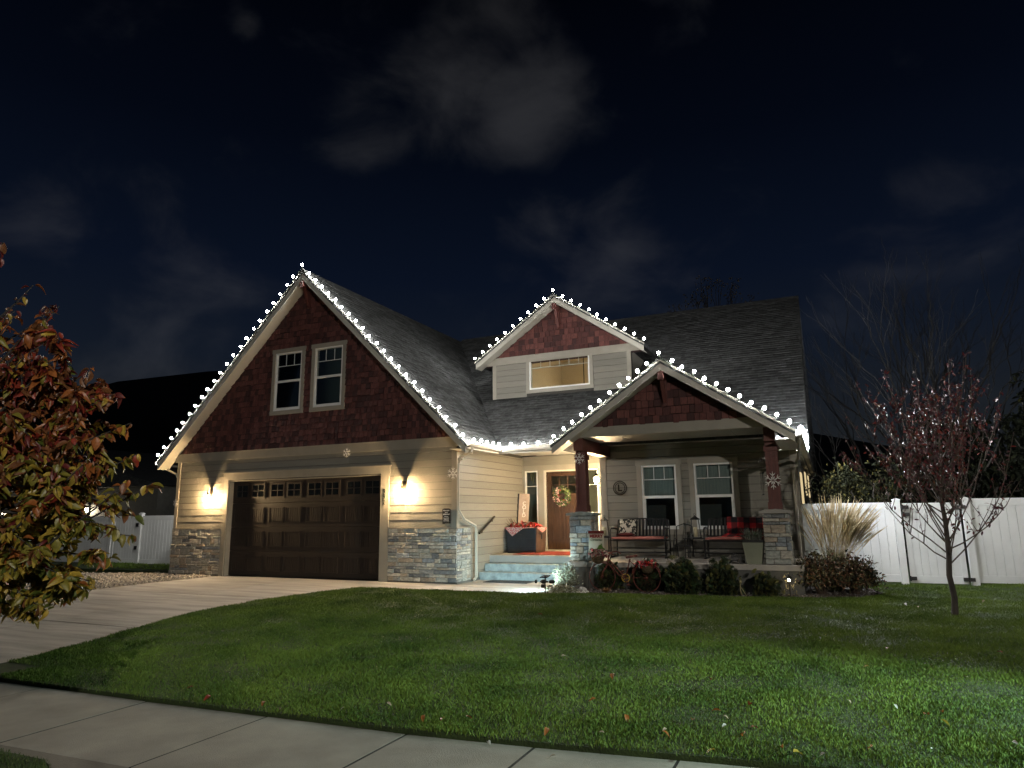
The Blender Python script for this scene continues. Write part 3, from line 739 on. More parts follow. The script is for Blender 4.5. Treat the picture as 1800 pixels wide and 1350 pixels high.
# ---- stone
STN = {'n': 0}; STREST = []
def stones(w, fn, pos, u0, u1, z0, z1, wmin=.12, wmax=.42, hs=(.055, .075, .095, .12, .15), tint=None):
    z = z0
    while z < z1 - .02:
        h = random.choice(hs); h = z1 - z if z + h > z1 - .045 else h
        u = u0
        while u < u1 - .01:
            wd = random.uniform(wmin, wmax); wd = u1 - u if u + wd > u1 - .08 else wd
            # sometimes split a tall course into two thin stones
            parts_ = [(z, z + h)] if h < .11 or random.random() < .55 else [(z, z + h * .48), (z + h * .48, z + h)]
            for a, b in parts_:
                o = random.uniform(.018, .05); g = .004; i_ = random.uniform(.004, .012)
                j = lambda s=.005: random.uniform(-s, s)
                A = [(u + g, a + g), (u + wd - g, a + g), (u + wd - g, b - g), (u + g, b - g)]
                Bq = [(u + g + i_, a + g + i_), (u + wd - g - i_, a + g + i_), (u + wd - g - i_, b - g - i_), (u + g + i_, b - g - i_)]
                um = u + wd * random.uniform(.35, .65)
                v = [fn(p, -.002, q, pos) for p, q in A] + [fn(p + j(.003), o * .72, q + j(.003), pos) for p, q in A] + [fn(p + j(), o + j(.007), q + j(), pos) for p, q in Bq]
                v += [fn(um, o + random.uniform(-.004, .012), a + g + i_, pos), fn(um, o + random.uniform(-.004, .012), b - g - i_, pos)]
                f = [(0, 1, 5, 4), (1, 2, 6, 5), (2, 3, 7, 6), (3, 0, 4, 7), (5, 6, 10, 9), (7, 4, 8, 11), (4, 5, 9, 12, 8), (6, 7, 11, 13, 10), (8, 12, 13, 11), (12, 9, 10, 13)]
                if STN['n'] < 298: H(MB().add(v, f), 'stone', random.choice(M_STONE), w); STN['n'] += 1
                else: STREST.append((w, v, f))
            u += wd
        z += h
def veneer(u0, u1, fn=front, pos=YG, z0=.02, z1=1.2):
    m = MB(); bx(m, fn, pos, u0, u1, z0 - .04, z1, -.004, .012); return H(m, 'stone_veneer', M_MORTAR)
v1 = veneer(-9.36, XS + .03); stones(v1, front, YG, -9.36, XS + .03, .03, 1.2)
v2 = veneer(YG - .03, 14.2, sideR, XS); stones(v2, sideR, XS, YG - .03, 14.2, .03, 1.2, .12, .3)
def column(x):
    m = MB(); m.box(x - .20, 13.66, .53, x + .20, 14.06, 1.46); c = H(m, 'stone_column', M_MORTAR)
    stones(c, front, 13.66, x - .235, x + .235, .535, 1.44, .13, .3, (.07, .095, .12, .15))
    stones(c, sideR, x + .20, 13.63, 14.08, .535, 1.44, .15, .3, (.09, .12, .15))
    m = MB(); m.prism([(x - .29, 1.45), (x + .29, 1.45), (x + .29, 1.50), (x, 1.535), (x - .29, 1.50)], 'y', 13.57, 14.15); H(m, 'cap', M_STEP if x < -3 else M_CONC, c, bevel=.008)
column(-4.67); column(-.86); post(-4.67); post(-.86)
v3 = veneer(XL - .03, -14.68); stones(v3, front, YG, XL - .03, -14.69, .03, 1.2)
by = {}
for w, vs, fs in STREST: by.setdefault(w.name, (w, MB()))[1].k = random.randrange(8); by[w.name][1].add(vs, fs)
for w, mb in by.values(): H(mb, 'stones', M_STONE, w, kind='stuff')
for q in ((XL - .03, YG - .05, -.25, -14.70, YG + .02, .02), (-9.34, YG - .05, -.1, XS + .055, YG + .02, .02), (XS, YG - .049, -.1, XS + .05, YE, .045)): H(MB().box(*q), 'foundation', M_FOUND)
for q in ((XL - .001, YG - .045, 1.2, -14.70, YG + .02, 1.225), (-9.34, YG - .045, 1.2, XS + .05, YG + .02, 1.225), (XS + .001, YG + .021, 1.2, XS + .05, 14.21, 1.225)): H(MB().box(*q), 'stone_sill', M_TRIM)

# ---- porch slab and steps
m = MB(); m.box(-4.92, 13.52, .43, XR + .05, YP, .53); m.box(XS, 15.2, .36, -4.92, YE + .1, .53); m.box(-4.92, YP, .36, XC, YE + .1, .53); H(m, 'porch_floor', M_CONC, bevel=.008)
m = MB(); m.box(-4.90, 13.545, -.25, XR + .03, 13.8, .43); m.box(-4.90, 13.8, -.25, -4.7, 15.2, .43); m.box(-.7, 13.8, -.25, XR + .03, YP, .43); H(m, 'foundation', M_FOUND)
for z, y in ((.353, 14.9), (.177, 14.6)):
    m = MB(); m.box(XS + .03, y, -.1, -4.93, 15.25, z); H(m, 'step', M_STEP, bevel=.012)
m = MB(); m.box(XS + .03, 15.19, .0, -4.93, 15.3, .36 - .003); H(m, 'riser', M_STEP)
# ---- right wall, back walls
m = MB(); m.prism([(YP + .15, -.3), (29.0, -.3), (29.0, 3.1), (22, 7.8), (YP + .15, 3.3)], 'x', XR - .14, XR); H(m, 'wall', mat('siding_side', (.20, .195, .175), .8, .1, 2, .5, 3, stretch=(1, .05, 2)))
H(MB().box(XL, YG + .14, -.3, XL + .14, 22, 3.2), 'wall', M_SIDING[0]); H(MB().box(-12, 28.9, -.3, XR, 29.0, 3.1), 'wall', M_SIDING[0])
for y0, y1, z0, z1 in ((17.6, 18.5, .6, 2.4), (21.8, 22.8, 1.95, 2.62), (25.8, 26.8, 1.95, 2.72)):
    m = MB(); m.box(XR + .002, y0, z0, XR + .03, y1, z1); w = H(m, 'lit_window', glow('lit_side_window', (1, .78, .42), .12))
# ---- roofs
def deck(poly, th=.10, m=M_ROOF, name='roof'):
    n = len(poly); mb = MB(); mb.add(list(poly) + [(x, y, z - th) for x, y, z in poly], [tuple(range(n)), tuple(range(2 * n - 1, n - 1, -1))] + [(i, i + n, (i + 1) % n + n, (i + 1) % n) for i in range(n)])
    return H(mb, name, m)
zm = lambda y: 3.12 + .69 * (y - 14.87)
D0 = -.018
def shingles(roof, O, U, V, lu, lv, keep, ex=.15, tw=.30, lift=.012):
    O, U, V = Vector(O), Vector(U).normalized(), Vector(V).normalized(); Nn = U.cross(V).normalized()
    if Nn.z < 0: Nn = -Nn
    mb = MB(); v = 0; r = 0
    while v < lv:
        u = -random.uniform(0, tw)
        while u < lu:
            w = tw * random.uniform(.55, 1.25); a, b = max(0, u), min(lu, u + w); u += w
            if b - a < .03: continue
            c = O + U * ((a + b) / 2) + V * (v + ex / 2)
            if not keep(c): continue
            h = lift * random.choice((.7, .85, 1, 1.35)); v1 = min(lv, v + ex + .01); dv = random.choice((0, 0, -.012, .01)) if r else 0
            p0, p1 = O + U * (a + .003) + V * (v + dv), O + U * (b - .003) + V * (v + dv); q0, q1 = O + U * (a + .003) + V * v1, O + U * (b - .003) + V * v1
            mb.k = 0 if random.random() < .62 else 1
            mb.add([p0 - Nn * .004, p1 - Nn * .004, p1 + Nn * h, p0 + Nn * h, q1 + Nn * .001, q0 + Nn * .001], [(0, 1, 2, 3), (3, 2, 4, 5), (1, 4, 2), (0, 3, 5)])
        v += ex; r += 1
    H(mb, 'shingles', [M_ROOF, M_ROOF2], roof, kind='stuff')
xg, zg = -12.02, 7.93; xe = -7.12; ze = zg - .985 * (xe - xg)
yv = lambda z: 14.87 + (z - 3.12) / .69
R1 = deck([(xg, 13.18, zg + D0), (xe, 13.18, ze + D0), (xe, yv(ze), ze + D0), (xg, yv(zg), zg + D0)])
shingles(R1, (xe, 13.18, ze + D0), (0, 1, 0), (-1, 0, .985), 8.9, 6.88, lambda c: zm(c.y) < c.z + .08)
deck([(xg, 13.18, zg + D0), (xg, 22.0, zg + D0), (-16.92, 22.0, zg - .985 * 4.9 + D0), (-16.92, 13.18, zg - .985 * 4.9 + D0)])
mz = lambda y: zm(y) + D0
R2 = deck([(xg, 21.84, mz(21.84)), (-8.42, 16.70, mz(16.70)), (-8.42, 22, mz(22)), (xg, 22, mz(22))])
deck([(-8.42, 16.70, mz(16.70)), (xe, 14.87, mz(14.87)), (-4.35, 14.87, mz(14.87)), (-4.35, 17.33, mz(17.33)), (-8.42, 17.33, mz(17.33))])
deck([(-8.42, 21.2, mz(21.2)), (-4.35, 21.2, mz(21.2)), (-4.35, 22, mz(22)), (-8.42, 22, mz(22))])
deck([(-4.35, 14.87, mz(14.87)), (-.2, 14.87, mz(14.87)), (-.2, 22, mz(22)), (-4.35, 22, mz(22))])
deck([(xg, 22, mz(22)), (-.2, 22, mz(22)), (-.2, 29.3, mz(22) - 7.3 * .69), (xg, 29.3, mz(22) - 7.3 * .69)])
zd = lambda x: 7.50 - .68 * abs(x + 6.36)
def keepmain(c):
    if c.x < xg: return False
    if 7.93 - .985 * abs(c.x - xg) > c.z + .07 and c.x < xe: return False
    if -8.40 < c.x < -4.37 and 17.25 < c.y < 21.3 and zd(c.x) > c.z - .2: return False
    if c.y < 17.3 and 4.52 - .66 * abs(c.x + 2.76) > c.z + .08: return False
    return True
shingles(R2, (xg, 14.87, mz(14.87)), (1, 0, 0), (0, 1, .69), 11.82, 8.66, keepmain)
# dormer roof
for sg in (-1, 1):
    xo = -6.36 + sg * 2.46; zo = zd(xo) + D0; zc = 7.50 + D0
    R3 = deck([(-6.36, 16.88, zc), (xo, 16.88, zo), (xo, yv(zo), zo), (-6.36, yv(zc), zc)], .08)
    shingles(R3, (xo, 16.88, zo), (0, 1, 0), (-sg, 0, .68), 4.4, 2.97, lambda c: zm(c.y) < c.z + .06)
# dormer cheeks
for x0, x1 in ((-8.42, -8.30), (-4.47, -4.35)):
    m = MB(); m.prism([(YD + .12, zm(YD) - .2), (YD + .12, 5.75), (18.9, 5.75), (19.4, 5.95)], 'x', x0, x1); H(m, 'wall', M_SIDING[0])
# porch roof
zp = lambda x: 4.52 - .66 * abs(x + 2.76)
for sg in (-1, 1):
    xo = -2.76 + sg * 2.38; zo = zp(xo) + D0; zc = 4.52 + D0
    R4 = deck([(-2.76, 13.23, zc), (xo, 13.23, zo), (xo, max(14.9, yv(zo)), zo), (-2.76, yv(zc), zc)], .08)
    shingles(R4, (xo, 13.23, zo), (0, 1, 0), (-sg, 0, .66), 3.8, 2.85, lambda c: zm(c.y) < c.z + .06 or c.y < 14.9)
# ridge caps
m = MB()
m.prism([(xg - .16, zg - .165), (xg, zg + .012), (xg + .16, zg - .165), (xg, zg - .03)], 'y', 13.17, 21.9); H(m, 'ridge_cap', M_ROOF); m = MB()
m.prism([(-2.76 - .15, 4.52 - .10), (-2.76, 4.53), (-2.76 + .15, 4.52 - .10), (-2.76, 4.49)], 'y', 13.22, 16.9); H(m, 'ridge_cap', M_ROOF); m = MB(); m.prism([(-6.51, 7.40), (-6.36, 7.51), (-6.21, 7.40), (-6.36, 7.46)], 'y', 16.87, 21.2); H(m, 'ridge_cap', M_ROOF); m = MB()
m.prism([(21.84, 7.93), (22, 8.055), (22.16, 7.93), (22, 8.0)], 'x', xg, -.19)
H(m, 'ridge_cap', M_ROOF)
# rake boards of the big roof at the right end, shade put into a dark colour
m = MB(); m.hexa([(-.22, 14.8, mz(14.8) - .03), (-.19, 14.8, mz(14.8) - .03), (-.19, 14.8, mz(14.8) - .22), (-.22, 14.8, mz(14.8) - .22)], [(-.22, 22, mz(22) - .03), (-.19, 22, mz(22) - .03), (-.19, 22, mz(22) - .22), (-.22, 22, mz(22) - .22)]); H(m, 'fascia', M_ROOF2)
zbk = lambda y: mz(22) - (y - 22) * .69
m = MB(); m.hexa([(-.22, 22, zbk(22) - .03), (-.19, 22, zbk(22) - .03), (-.19, 22, zbk(22) - .22), (-.22, 22, zbk(22) - .22)], [(-.22, 29.3, zbk(29.3) - .03), (-.19, 29.3, zbk(29.3) - .03), (-.19, 29.3, zbk(29.3) - .22), (-.22, 29.3, zbk(29.3) - .22)]); H(m, 'fascia', M_ROOF2)
# ---- eaves: fascia, gutters, soffits, downspouts
def gutter(p0, p1, out, z):     # K-profile trough
    p0, p1, o = Vector(p0), Vector(p1), Vector(out)
    prof = [(0, 0), (.10, 0), (.125, .045), (.125, .11), (.11, .11), (.105, .03), (.012, .012), (.012, .11), (0, .11)]
    vs = [(p0 + o * a) + Vector((0, 0, z + b)) for a, b in prof] + [(p1 + o * a) + Vector((0, 0, z + b)) for a, b in prof]; n = len(prof)
    m = MB().add(vs, [tuple(range(n)), tuple(range(2 * n - 1, n - 1, -1))] + [(i, (i + 1) % n, (i + 1) % n + n, i + n) for i in range(n)])
    H(m, 'gutter', M_GUTTER)
m = MB(); m.box(xe - .02, 13.22, 2.94, xe + .0, 14.89, 3.09); m.box(xe, 14.87, 2.94, -5.12, 14.89, 3.09); H(m, 'fascia', M_FASCIA)
m = MB(); m.box(XS, 13.24, 2.945, xe - .021, 14.90, 2.96); m.box(XS, 14.90, 2.945, -4.9, 14.93, 3.06); H(m, 'soffit', M_SOFFIT)
gutter((xe, 13.2, 0), (xe, 14.76, 0), (1, 0, 0), 2.99); gutter((xe + .0, 14.87, 0), (-5.1, 14.87, 0), (0, -1, 0), 2.99)
m = MB(); m.box(-.42, 13.27, 2.74, -.40, 29.3, 2.93); H(m, 'fascia', M_FASCIA); gutter((-.40, 13.27, 0), (-.40, 29.2, 0), (1, 0, 0), 2.82)
m = MB(); m.box(-.52, 15.9, 2.75, -.421, 29.2, 2.765); H(m, 'soffit', M_SOFFIT); m = MB(); m.box(-.755, 13.3, 2.775, -.421, 15.68, 2.79); H(m, 'soffit', M_SOFFIT)  # second strip added at the porch edge to block the gutter string's light
m = MB(); m.box(-16.93, 13.23, 2.94, -16.91, 22, 3.09); H(m, 'fascia', M_FASCIA); gutter((-16.93, 13.22, 0), (-16.93, 22, 0), (-1, 0, 0), 2.97)
def dspout(pts, r=.036):
    m = MB(); m.tube(pts, r, 4); o = H(m, 'downspout', M_GUTTER, bevel=.006); return o
dspout([(xe + .07, 13.34, 2.99), (xe + .07, 13.34, 2.88), (-7.36, 13.42, 2.78), (-7.47, 13.50, 2.66), (-7.50, 13.52, 2.4), (-7.50, 13.54, 1.62), (-7.44, 13.70, 1.40), (-7.43, 14.24, 1.24), (-7.43, 14.27, 1.1), (-7.43, 14.27, .1), (-7.40, 14.1, .05)])
dspout([(-.33, 13.5, 2.82), (-.34, 13.6, 2.72), (-.42, 15.2, 2.60), (-.50, 15.62, 2.48), (-.56, 15.60, 2.3), (-.56, 15.60, .1)])
dspout([(-16.98, 13.5, 2.97), (-16.95, 13.5, 2.88), (-16.6, 13.58, 2.72), (-16.54, 13.6, 2.6), (-16.54, 13.6, 1.22)])
dspout([(-.33, 28.9, 2.95), (-.33, 28.9, 2.8), (-.47, 28.9, 2.6), (-.47, 28.9, 0)])
# ---- dormer front: siding, frieze, big picture window into a lit room
DW = (-7.27, -5.50, 4.92, 5.80)
wd = wall(front, YD, -8.42, -4.35, 4.6, 5.92, [DW])
planks(wd, front, YD, -8.31, -4.46, 4.72, 5.72, [(-7.37, -5.40, 4.0, 6)], ex=.168, seam=False)
m = MB(); m.prism([(-8.66, 5.72), (-4.06, 5.72), (-4.37, 5.93), (-8.35, 5.93)], 'y', YD - .036, YD + .02); H(m, 'frieze_board', M_TRIM)
for a, b in ((-8.422, -8.31), (-4.46, -4.348)): m = MB(); bx(m, front, YD, a, b, 4.70, 5.72, -.001, .027); H(m, 'corner_board', M_TRIM)
window(front, YD, DW[0], DW[1], DW[2], DW[3], .10, .10, double=False, grid=6, dark=False)
M_ROOM = mat('room_paint', (.58, .49, .36), .85, .04, 2)
m = MB(); m.box(-7.55, 20.6, 4.3, -5.2, 20.65, 6.42); m.box(-7.6, YD + .2, 4.3, -7.55, 20.6, 6.42); m.box(-5.2, YD + .2, 4.3, -5.15, 20.6, 6.42); m.box(-7.55, YD + .15, 4.2, -5.2, 20.6, 4.3)
ROOM = H(m, 'room', M_ROOM)
m = MB(); m.box(-7.55, YD + .15, 6.42, -5.2, 20.6, 6.45); H(m, 'room_ceiling', mat('room_ceiling', (.52, .40, .26), .85, .03), ROOM)
m = MB(); m.box(-6.35, 20.5, 4.3, -5.22, 20.59, 5.62); H(m, 'closet_door', mat('cream_paint', (.74, .62, .44), .6, .03), ROOM)
m = MB(); m.tube([(-6.02, 18.3, 6.42), (-6.02, 18.3, 4.85)], .012, 6); m.lathe([(.055, 0), (.06, .02), (.02, .035)], 12, (-6.02, 18.3, 6.385)); m.lathe([(.02, .12), (.14, 0), (.13, -.01)], 14, (-6.02, 18.3, 4.72)); H(m, 'pendant_lamp', M_DKBRONZE, ROOM)
lamp('room_light', 'POINT', (-5.6, 18.9, 4.75), 8.0, (1, .80, .54), .15)
lamp('hall_light', 'POINT', (-6.2, 18.6, 2.7), .35, (1, .80, .55), .1)

# ================================================================ STRING LIGHTS
M_BULB = glow('cool_white_bulb', (1.0, .965, .90), 86)
M_BULB2 = glow('bright_white_bulb', (.97, .98, 1.0), 310)
M_SOCK = mat('green_socket', (.02, .03, .02), .6)
bulb_me = MB().ball((0, 0, .0), .029, 10, 6, (1, 1, 1.2)).mesh('bulb', M_BULB, True)
bulb_me2 = MB().ball((0, 0, .0), .034, 10, 6, (1, 1, 1.15)).mesh('bulb', M_BULB2, True)
bm_ = MB(); bm_.lathe([(.017, -.075), (.017, -.03), (.02, -.028)], 8); sock_me = bm_.mesh('socket', M_SOCK)
def string(label, runs, group='strings of white lights along the roof edges', me=None):
    """runs: list of (start, end, n, outward): n bulbs spread from start to end inclusive"""
    s = thing('light_string', label, 'string lights', runs[0][0], 0, group); b0 = Vector(runs[0][0]); path = []; first = True
    for p0, p1, n, o in runs:
        p0, p1, o = Vector(p0), Vector(p1), Vector(o).normalized()
        for i in range(n):
            p = p0.lerp(p1, i / max(1, n - 1)) + Vector((random.uniform(-.012, .012),) * 3)
            q = (o + Vector((random.uniform(-.3, .3), random.uniform(-.25, .25), random.uniform(-.2, .2)))).to_track_quat('Z', 'Y').to_euler()
            b = link('bulb', me or bulb_me, s, p - b0, q); b.scale = (random.uniform(.92, 1.14),) * 3; link('socket', sock_me, b)
            path.append(p - b0 - o * .075)
            if i < n - 1:
                nx = p0.lerp(p1, (i + .5) / max(1, n - 1)); path.append(nx - b0 - o * .085 + Vector((0, 0, -.012)))
    MB().tube(path, .006, 5).build('cable', M_SOCK, s)
    return s
def rake_run(xc, za, half, s, y, n):
    nx, nz = s / math.sqrt(1 + s * s), 1 / math.sqrt(1 + s * s); h = .066
    apex = (xc, y, za + h + .045)
    out = []
    for sg in (-1, 1):
        a = (xc + sg * (.25 * half / n + .0 + half / n * .75) + sg * nx * h, y, za - s * (half / n) + nz * h); b = (xc + sg * half + sg * nx * h, y, za - s * half + nz * h)
        out.append((a, b, n, (sg * nx, 0, nz)))
    return apex, out
ap, (l, r) = rake_run(-12.02, 7.93, 4.80, .985, 13.165, 22)
string('string of white bulbs up both slopes of the tall garage gable', [(l[1], l[0], 22, l[3]), (ap, ap, 1, (0, 0, 1)), r])
string('string of white bulbs along the low gutters between garage and porch', [((xe + .12, 13.36, 3.14), (xe + .12, 14.62, 3.14), 5, (.2, 0, 1)), ((xe + .36, 14.76, 3.14), (-5.35, 14.76, 3.14), 5, (0, -.2, 1))])
ap, (l, r) = rake_run(-2.76, 4.52, 2.25, .66, 13.215, 11)
string('string of white bulbs over the porch gable', [(l[1], l[0], 11, l[3]), (ap, ap, 1, (0, 0, 1)), r])
ap, (l, r) = rake_run(-6.36, 7.50, 2.42, .68, 16.865, 10)
string('string of white bulbs over the small dormer gable', [(l[1], l[0], 10, l[3]), (ap, ap, 1, (0, 0, 1)), r])
string('string of white bulbs running back along the right side gutter', [((-.29, 13.45, 2.99), (-.29, 18.2, 2.99), 15, (.3, 0, 1))], me=bulb_me2)
string('string of white bulbs running back along the left side gutter', [((-17.02, 13.6, 3.14), (-17.02, 21.6, 3.14), 20, (-.3, 0, 1))])

# ================================================================ WALL LANTERNS
M_LBULB = glow('warm_bulb', (1.0, .68, .35), 1150)
M_LGLASS = glassmat('lantern_glass', (1, .98, .93), 1.08)
def lantern(label, loc, rz=0, D=-.125, br=.028, bmat=None):
    t = thing('wall_lantern', label, 'wall lantern', loc, rz, 'lit wall lanterns of the house')
    m = MB(); m.box(-.05, -.014, .02, .05, 0, .26); m.box(-.03, -.024, .06, .03, -.014, .22); m.build('back_plate', M_DKBRONZE, t, bevel=.005)
    m = MB()
    pts = [(0, -.02, .19)] + [(0, -.02 + (D + .02) / 2 * (1 - math.cos(a)), .19 + .07 * math.sin(a)) for a in np.linspace(.3, math.pi, 9)]
    m.tube(pts, .008, 6); m.tube([(0, D, .19), (0, D, .13)], .009, 6); m.build('arm', M_DKBRONZE, t, smooth=True)
    m = MB(); m.lathe([(.008, .165), (.016, .150), (.022, .135), (.046, .105), (.048, .098), (.040, .10)], 12, (0, D, 0)); m.build('cap', M_DKBRONZE, t)
    m = MB()
    for i in range(4):
        a = math.pi / 4 + i * math.pi / 2; c, s = math.cos(a), math.sin(a)
        m.tube([(.044 * c, D + .044 * s, .10), (.058 * c, D + .058 * s, -.10)], .0026, 4)
    m.torus((0, D, -.10), .058, .0022, 'z', 16, 4); m.build('cage', M_DKBRONZE, t)
    m = MB(); m.lathe([(.040, .098), (.052, -.098)], 4, (0, D, 0)); m.f = m.f[:4]; m.m = m.m[:4]; m.build('glass', M_LGLASS, t)
    m = MB(); m.ball((0, D, -.005), br, 12, 8, (1, 1, 1.35)); m.build('bulb', bmat or M_LBULB, t, smooth=True)
    return t
lantern('lit bronze wall lantern on the siding left of the garage door', (-15.13, YG - .022, 2.03))
lantern('lit bronze wall lantern on the siding right of the garage door', (-8.93, YG - .022, 2.03))
lantern('lit bronze wall lantern beside the front door at the porch corner', (XC - .0, 15.98, 2.30), -math.pi / 2, -.225, .058, glow('entry_globe', (1.0, .72, .40), 420))

# ================================================================ SNOWFLAKES
M_SNOW = mat('silver_plastic', (.82, .80, .77), .35, .1, 12, spec=.6)
def snowflake(label, loc, size=.28, rz=0, rx=0):
    o = thing('snowflake_ornament', label, 'snowflake', loc, rz, 'hanging snowflake ornaments'); o.rotation_euler = (rx, 0, rz)
    m = MB(); r = size / 2
    def leaf(a, r0, r1, w):
        c, s = math.cos(a), math.sin(a); p = lambda t, q, y: (t * c - q * s, y, t * s + q * c)
        mid = (r0 + r1) / 2
        m.add([p(r0, 0, 0), p(mid, w, 0), p(r1, 0, 0), p(mid, -w, 0), p(mid, 0, -w * 1.1), p(mid, 0, w * .4)], [(0, 1, 4), (1, 2, 4), (2, 3, 4), (3, 0, 4), (1, 0, 5), (2, 1, 5), (3, 2, 5), (0, 3, 5)])
    for i in range(8): leaf(math.pi / 8 + i * math.pi / 4, .01, r * .46, r * .07)
    m.build('star', M_SNOW, o)
    for i in range(6):
        m = MB(); a = math.pi / 2 + i * math.pi / 3; c, s = math.cos(a), math.sin(a)
        leaf(a, r * .10, r * .98, r * .050)
        for q in (-1, 1):
            b = a + q * .72; m2 = (c * r * .45, s * r * .45)
            cc, ss = math.cos(b), math.sin(b); w = r * .05
            x0, z0 = m2; x1, z1 = x0 + cc * r * .42, z0 + ss * r * .42; xm, zm_ = (x0 + x1) / 2, (z0 + z1) / 2
            m.add([(x0, 0, z0), (xm - ss * w, 0, zm_ + cc * w), (x1, 0, z1), (xm + ss * w, 0, zm_ - cc * w), (xm, -w, zm_), (xm, w * .4, zm_)], [(0, 1, 4), (1, 2, 4), (2, 3, 4), (3, 0, 4), (1, 0, 5), (2, 1, 5), (3, 2, 5), (0, 3, 5)])
        m.build('spoke', M_SNOW, o)
    return o
snowflake('silver snowflake hanging at the left corner of the garage above the stone', (-16.42, YG - .07, 1.92), .26)
snowflake('silver snowflake hung on the board above the garage door', (-10.6, YG - .07, 3.03), .28, .1)
snowflake('silver snowflake hung on the downspout at the right garage corner', (-7.58, YG - .12, 2.42), .32, .75)
snowflake('silver snowflake at the top of the left porch post', (-4.67, 13.70, 2.64), .29)
snowflake('large silver snowflake on the right porch post', (-.86, 13.70, 2.06), .37)

# ================================================================ WALL SIGNS
M_INK = mat('white_print', (.60, .60, .58), .6, .05)
t = thing('house_number', 'dark house number 992 on the trim right of the garage door', 'house number', (-9.49, YG - .032, 1.93))
for i, c in enumerate('992'): text('digit', c, .16, M_BLACK, t, (0, -.006, .13 - i * .125), depth=.005)
t = thing('wall_plaque', 'small black plaque with white lettering beside the right garage corner', 'sign', (-7.79, YG - .03, 1.30))
m = MB(); m.prism([(-.105, .0), (.105, 0), (.105, .33), (.06, .345), (-.06, .345), (-.105, .33)], 'y', -.012, 0); m.build('board', M_BLACK, t, bevel=.004)
# the photograph shows only blurred rows of lettering here: rows of small strokes
for z, w, h in ((.295, .16, .03), (.255, .07, .02), (.215, .17, .035), (.165, .10, .016), (.130, .14, .018), (.105, .13, .014), (.080, .14, .016), (.050, .15, .008)):
    m = MB(); x = -w / 2
    while x < w / 2 - .006:
        q = min(random.uniform(.008, .022), w / 2 - x); dz = random.uniform(-.2, .2) * h
        m.box(x, -.0145, z - h / 2 * random.uniform(.5, 1) + dz * .3, x + q * .8, -.0122, z + h / 2 * random.uniform(.4, 1)); x += q + .003
    m.build('lettering_row', M_INK, t)
t = thing('small_box', 'small grey utility box under the plaque at the garage corner', 'utility box', (-7.76, YG - .03, 1.25)); m = MB(); m.box(-.06, -.03, 0, .08, 0, .06); m.build('body', mat('grey_plastic', (.18, .19, .17), .6), t, bevel=.004)
m = MB(); m.box(-.045, -.034, .012, .065, -.0305, .048); m.build('lid', mat('grey_plastic', (.18, .19, .17)), t)
# ring monogram
t = thing('ring_monogram', 'round metal monogram with letter L on the porch wall', 'monogram', (-4.36, YP - .035, 2.07))
MB().torus((0, 0, 0), .158, .010).build('outer_ring', M_DKBRONZE, t, True); MB().torus((0, 0, 0), .118, .008).build('inner_ring', M_DKBRONZE, t, True)
text('letter', 'L', .22, M_DKBRONZE, t, (0, 0, -.005), depth=.006, bold=.004)
m = MB()
for i in range(10):
    a = -2.4 + i * .19; m.box(.138 * math.cos(a) - .006, -.004, .138 * math.sin(a) - .008, .138 * math.cos(a) + .006, .004, .138 * math.sin(a) + .008)
m.build('ring_letters', M_DKBRONZE, t)

# handrail on the side wall
t = thing('handrail', 'short dark handrail sloping up the wall beside the steps', 'handrail', (XS + .09, 14.5, 1.06))
m = MB(); m.box(-.02, -.0, -.02, .02, .92, .02); me_ = m; 
o = me_.build('rail', M_DKBRONZE, t, bevel=.006); o.rotation_euler = (math.radians(25), 0, 0)
for y, z in ((.18, .06), (.74, .32)):
    m = MB(); m.tube([(-.085, y, z - .05), (-.02, y, z - .05), (0, y, z)], .008, 6); m.tube([(-.09, y, z - .05), (-.078, y, z - .05)], .03, 8); m.build('bracket', M_DKBRONZE, t)
# security light under the gutter
t = thing('security_light', 'small twin headed lamp under the gutter at the garage corner', 'security light', (-7.42, YG + .0, 2.80))
m = MB(); m.box(-.03, -.06, -.03, .03, 0, .03); m.build('base', M_WHITE, t, bevel=.004)
for sx in (-1, 1):
    m = MB(); m.lathe([(.02, 0), (.035, .05), (.04, .07)], 10); o = m.build('head', mat('lamp_grey', (.4, .4, .38), .4), t); o.location = (sx * .05 + .03, -.08, -.03); o.rotation_euler = (2.3, sx * .4, 0)

# ================================================================ ENTRY OBJECTS
rug = mat('red_rug', (.30, .045, .030), .95, .15, 12, .5, 120)
m = MB(); m.box(-7.05, 15.45, .532, -5.1, 16.75, .545); o = m.build('rug', rug); tag(o, 'red rug on the landing in front of the front door', 'rug')
M_MAT = mat('rubber_mat', (.045, .045, .045), .9, .2, 40, .6, 90)
t = thing('doormat', 'dark grey doormat on the walkway below the lowest step', 'doormat', (-6.62, 14.32, .003))
MB().box(-.54, -.26, 0, .54, .26, .012).build('base', M_MAT, t, bevel=.004)
for i in range(9): MB().box(-.50, -.235 + i * .052, .012, .50, -.205 + i * .052, .016).build('rib', M_MAT, t)
